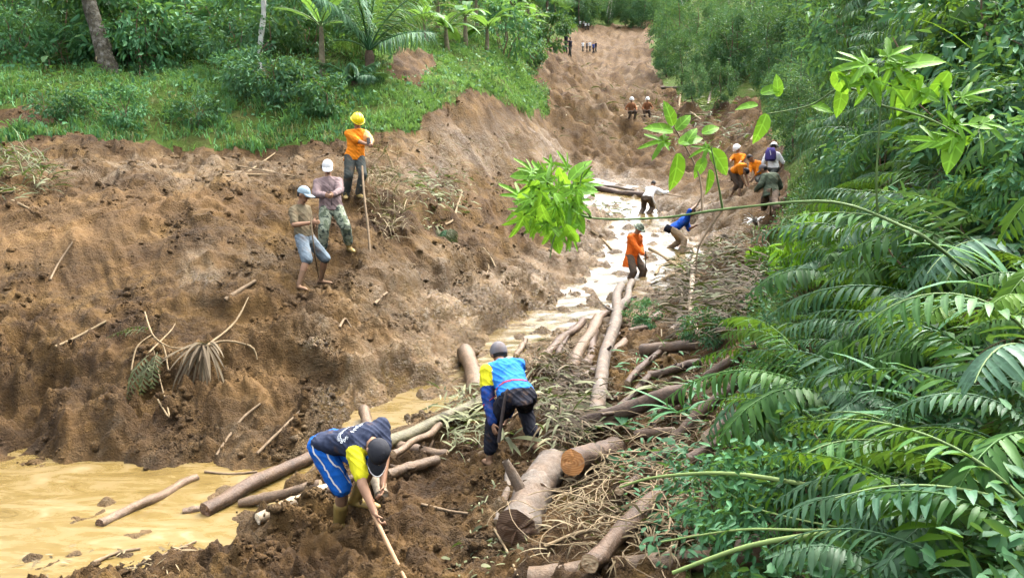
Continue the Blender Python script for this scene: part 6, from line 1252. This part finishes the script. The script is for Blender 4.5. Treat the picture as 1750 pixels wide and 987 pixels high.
# vine tangle: curling thin stems
vp = []
for i in range(85):
    a = co[rs.choice(vsel([(955, 800), (1060, 765), (1230, 760), (1240, 900), (1130, 985), (950, 960)], (3, 12)))]
    n = 18; d = rs.uniform(0, 6.28); pth = [a + [0, 0, rs.uniform(.02, .25)]]; dz = rs.normal(0, .2); cu_ = rs.normal(0, .25); st_ = rs.uniform(.03, .07)
    for k_ in range(n):
        d += cu_ + rs.normal(0, .2); dz = dz * .9 + rs.normal(0, .15) - .02; q = pth[-1] + np.array([math.cos(d), math.sin(d), dz]) * st_; q[2] = max(q[2], H(q[0], q[1]) + .01); q[2] = min(q[2], H(q[0], q[1]) + .45); pth.append(q)
    vp.append(tube(pth, np.linspace(.0045, .0025, n + 1) * rs.uniform(.6, 1.5), 5))
struct(mk('vine_tangle', *merge(vp), simple('vine_bark', (.27, .20, .115), .8, .5, 3, .002), smooth=True), 'stuff', 'tangle of curling pale vines between the logs and the ferns', 'vines')
# uprooted plants lying on the left slope
up1 = strap_clump(G(352, 600) + Vector((0, -.05, .1)), 34, .75, .03, 'uprooted plant with dry strap leaves hanging down the left bank', 901, DRY_D, 'uprooted_plant', 'plant', None, (-.9, .35), (.3, 1.3), (3.9, 5.5))
for i, (p2) in enumerate([[(352, 600), (400, 560), (425, 515)], [(352, 600), (385, 590), (430, 600), (440, 622)]]):
    q = [grd(px, py, .1, .06) - np.array(up1.location) for px, py in p2]; mk('root', *tube(smoothpath(q, 12), np.linspace(.02, .008, 12), 6, bump=.1), STRAW_M, up1, smooth=True)
up2 = empty('uprooted_plant', G(262, 590), 0, 'uprooted leafy plant with bare pale roots left of the strap leaved one', 'plant')
for i, p2 in enumerate([[(248, 540), (262, 580), (290, 600), (320, 602)], [(255, 610), (290, 575), (300, 560)], [(225, 640), (235, 600), (262, 578)], [(288, 640), (280, 600), (262, 585)], [(270, 690), (290, 720), (275, 660), (262, 600)]]):
    q = [grd(px, py, .1, .06) - np.array(up2.location) for px, py in p2]; mk('root', *tube(smoothpath(q, 14), np.linspace(.012, .006, 14), 6, bump=.1), STRAW_M, up2, smooth=True)
for i in range(6):
    v, f = frond_mesh(910 + i, .55, 9, .13, .035, .2, 1.0, .1, .8, .8, 2, .004); a0 = [3.2, 3.0, 4.4, 4.7, 4.9, 4.2][i]; q = grd([250, 262, 255, 262, 270, 258][i], [580, 575, 620, 625, 615, 640][i], .1, .1) - np.array(up2.location); mk('leaf_spray', v @ rotm(a0, -.5 if i > 1 else .1).T + q, f, DRYG_M, up2)
up3 = empty('hanging_plant', G(770, 408), 0, 'withered leafy plant hanging over the little bank in the middle', 'plant')
for i in range(9):
    v, f = frond_mesh(930 + i, .5, 7, .14, .05, .1, 1.6, .1, .8, .8, 2, .004); mk('leaf_spray', v @ rotm(rs.uniform(4.0, 5.4), rs.uniform(-.6, .1)).T + np.array([rs.normal(0, .12), -.1, .12 + rs.normal(0, .04)]), f, DRYG_M if i % 3 else LEAF_COOL, up3)
strap_clump(G(1288, 384) + Vector((0, -.1, .05)), 22, .42, .06, 'clump of bleached white leaves below the green jacket', 941, fabric('bleached_leaf', (.62, .62, .58)), 'bleached_plant', 'plant', None, (.2, 1.3), (.4, 1.2))
for i, (px, py, n, L, lab) in enumerate([(1160, 720, 12, .55, 'green strap leaves fallen across the slanting brown log'), (1060, 745, 9, .4, 'broad green leaves under the heavy dark log'), (1120, 672, 9, .45, 'palm like fallen leaves above the heavy dark log'), (860, 760, 10, .5, 'grassy leaves at the feet of the man in blue'), (800, 730, 16, .5, 'tuft of green grey leaves under the greenish pole'), (1210, 700, 12, .5, 'green leaves between the slanting log and the ferns')]):
    strap_clump(G(px, py) + Vector((0, -.1, .1)), n, L, .05, lab, 950 + i, [LEAF_MID, LEAF_COOL, DRYG_M, DRYG_M, DRYG_M, LEAF_MID][i], 'fallen_leaves', 'leaves', None, (-.1, .7), (.3, 1.4))
# ---- clods of earth
def ico():
    bm = bmesh.new(); bmesh.ops.create_icosphere(bm, subdivisions=1, radius=1); v = np.array([q.co for q in bm.verts]); bm.faces.ensure_lookup_table(); f = np.array([[q.index for q in p.verts] for p in bm.faces]); bm.free(); return v, f
iv, jf = ico(); NC = 16000
cm = FM & (y > 5.5) & (y < 24) & (rr > .9) & (PXX > -250) & (PXX < 1150); idx = VX[cm]
wgt = (y[idx] / 10) ** .5 * (1 - .85 * smooth_fan[idx]) * (.04 + sstep(0, .5, fbm(x[idx] / .7, y[idx] / .7, 3, 123)) ** 2); kc = rs.choice(idx, NC, p=wgt / wgt.sum())
sz = .0075 * (rs.uniform(.02, 1, NC) ** -.6) * (y[kc] / 9) ** .4; sz = np.clip(sz, .006, .06)
cv_ = iv[None] * (1 + .3 * rs.normal(0, 1, (NC, len(iv), 1))) * (sz[:, None] * rs.uniform(.6, 1.2, (NC, 3)))[:, None]; cv_ = cv_ + co[kc][:, None] + np.stack([rs.normal(0, .03, NC), rs.normal(0, .03, NC), sz * .05], 1)[:, None]
cf = (jf[None] + (np.arange(NC) * len(iv))[:, None, None]).reshape(-1, 3)
o = mk('mud_clods', cv_.reshape(-1, 3), cf, M_EARTH); struct(o, 'stuff', 'loose clods of brown earth on the mud', 'clods')
for an, arr in (('wet', wet), ('soil', soil)):
    a = o.data.attributes.new(an, 'FLOAT', 'POINT'); a.data.foreach_set('value', np.repeat(arr[kc], len(iv)).astype(np.float32))
# ---- air
m_, t, o_ = mat('haze_air'); pv_ = nd(t, 'ShaderNodeVolumePrincipled', {'Color': (.74, .95, .90, 1), 'Density': HAZE, 'Anisotropy': 0.0}); t.links.new(pv_.outputs[0], o_.inputs['Volume'])
hb = np.array([(sx, sy, sz_) for sz_ in (-7, 110) for sy in (-6, 460) for sx in (-420, 420)], float)
struct(mk('haze', hb, [(0, 1, 3, 2), (4, 6, 7, 5), (0, 4, 5, 1), (2, 3, 7, 6), (0, 2, 6, 4), (1, 5, 7, 3)], m_), 'stuff', 'thin pale haze in the valley', 'haze')
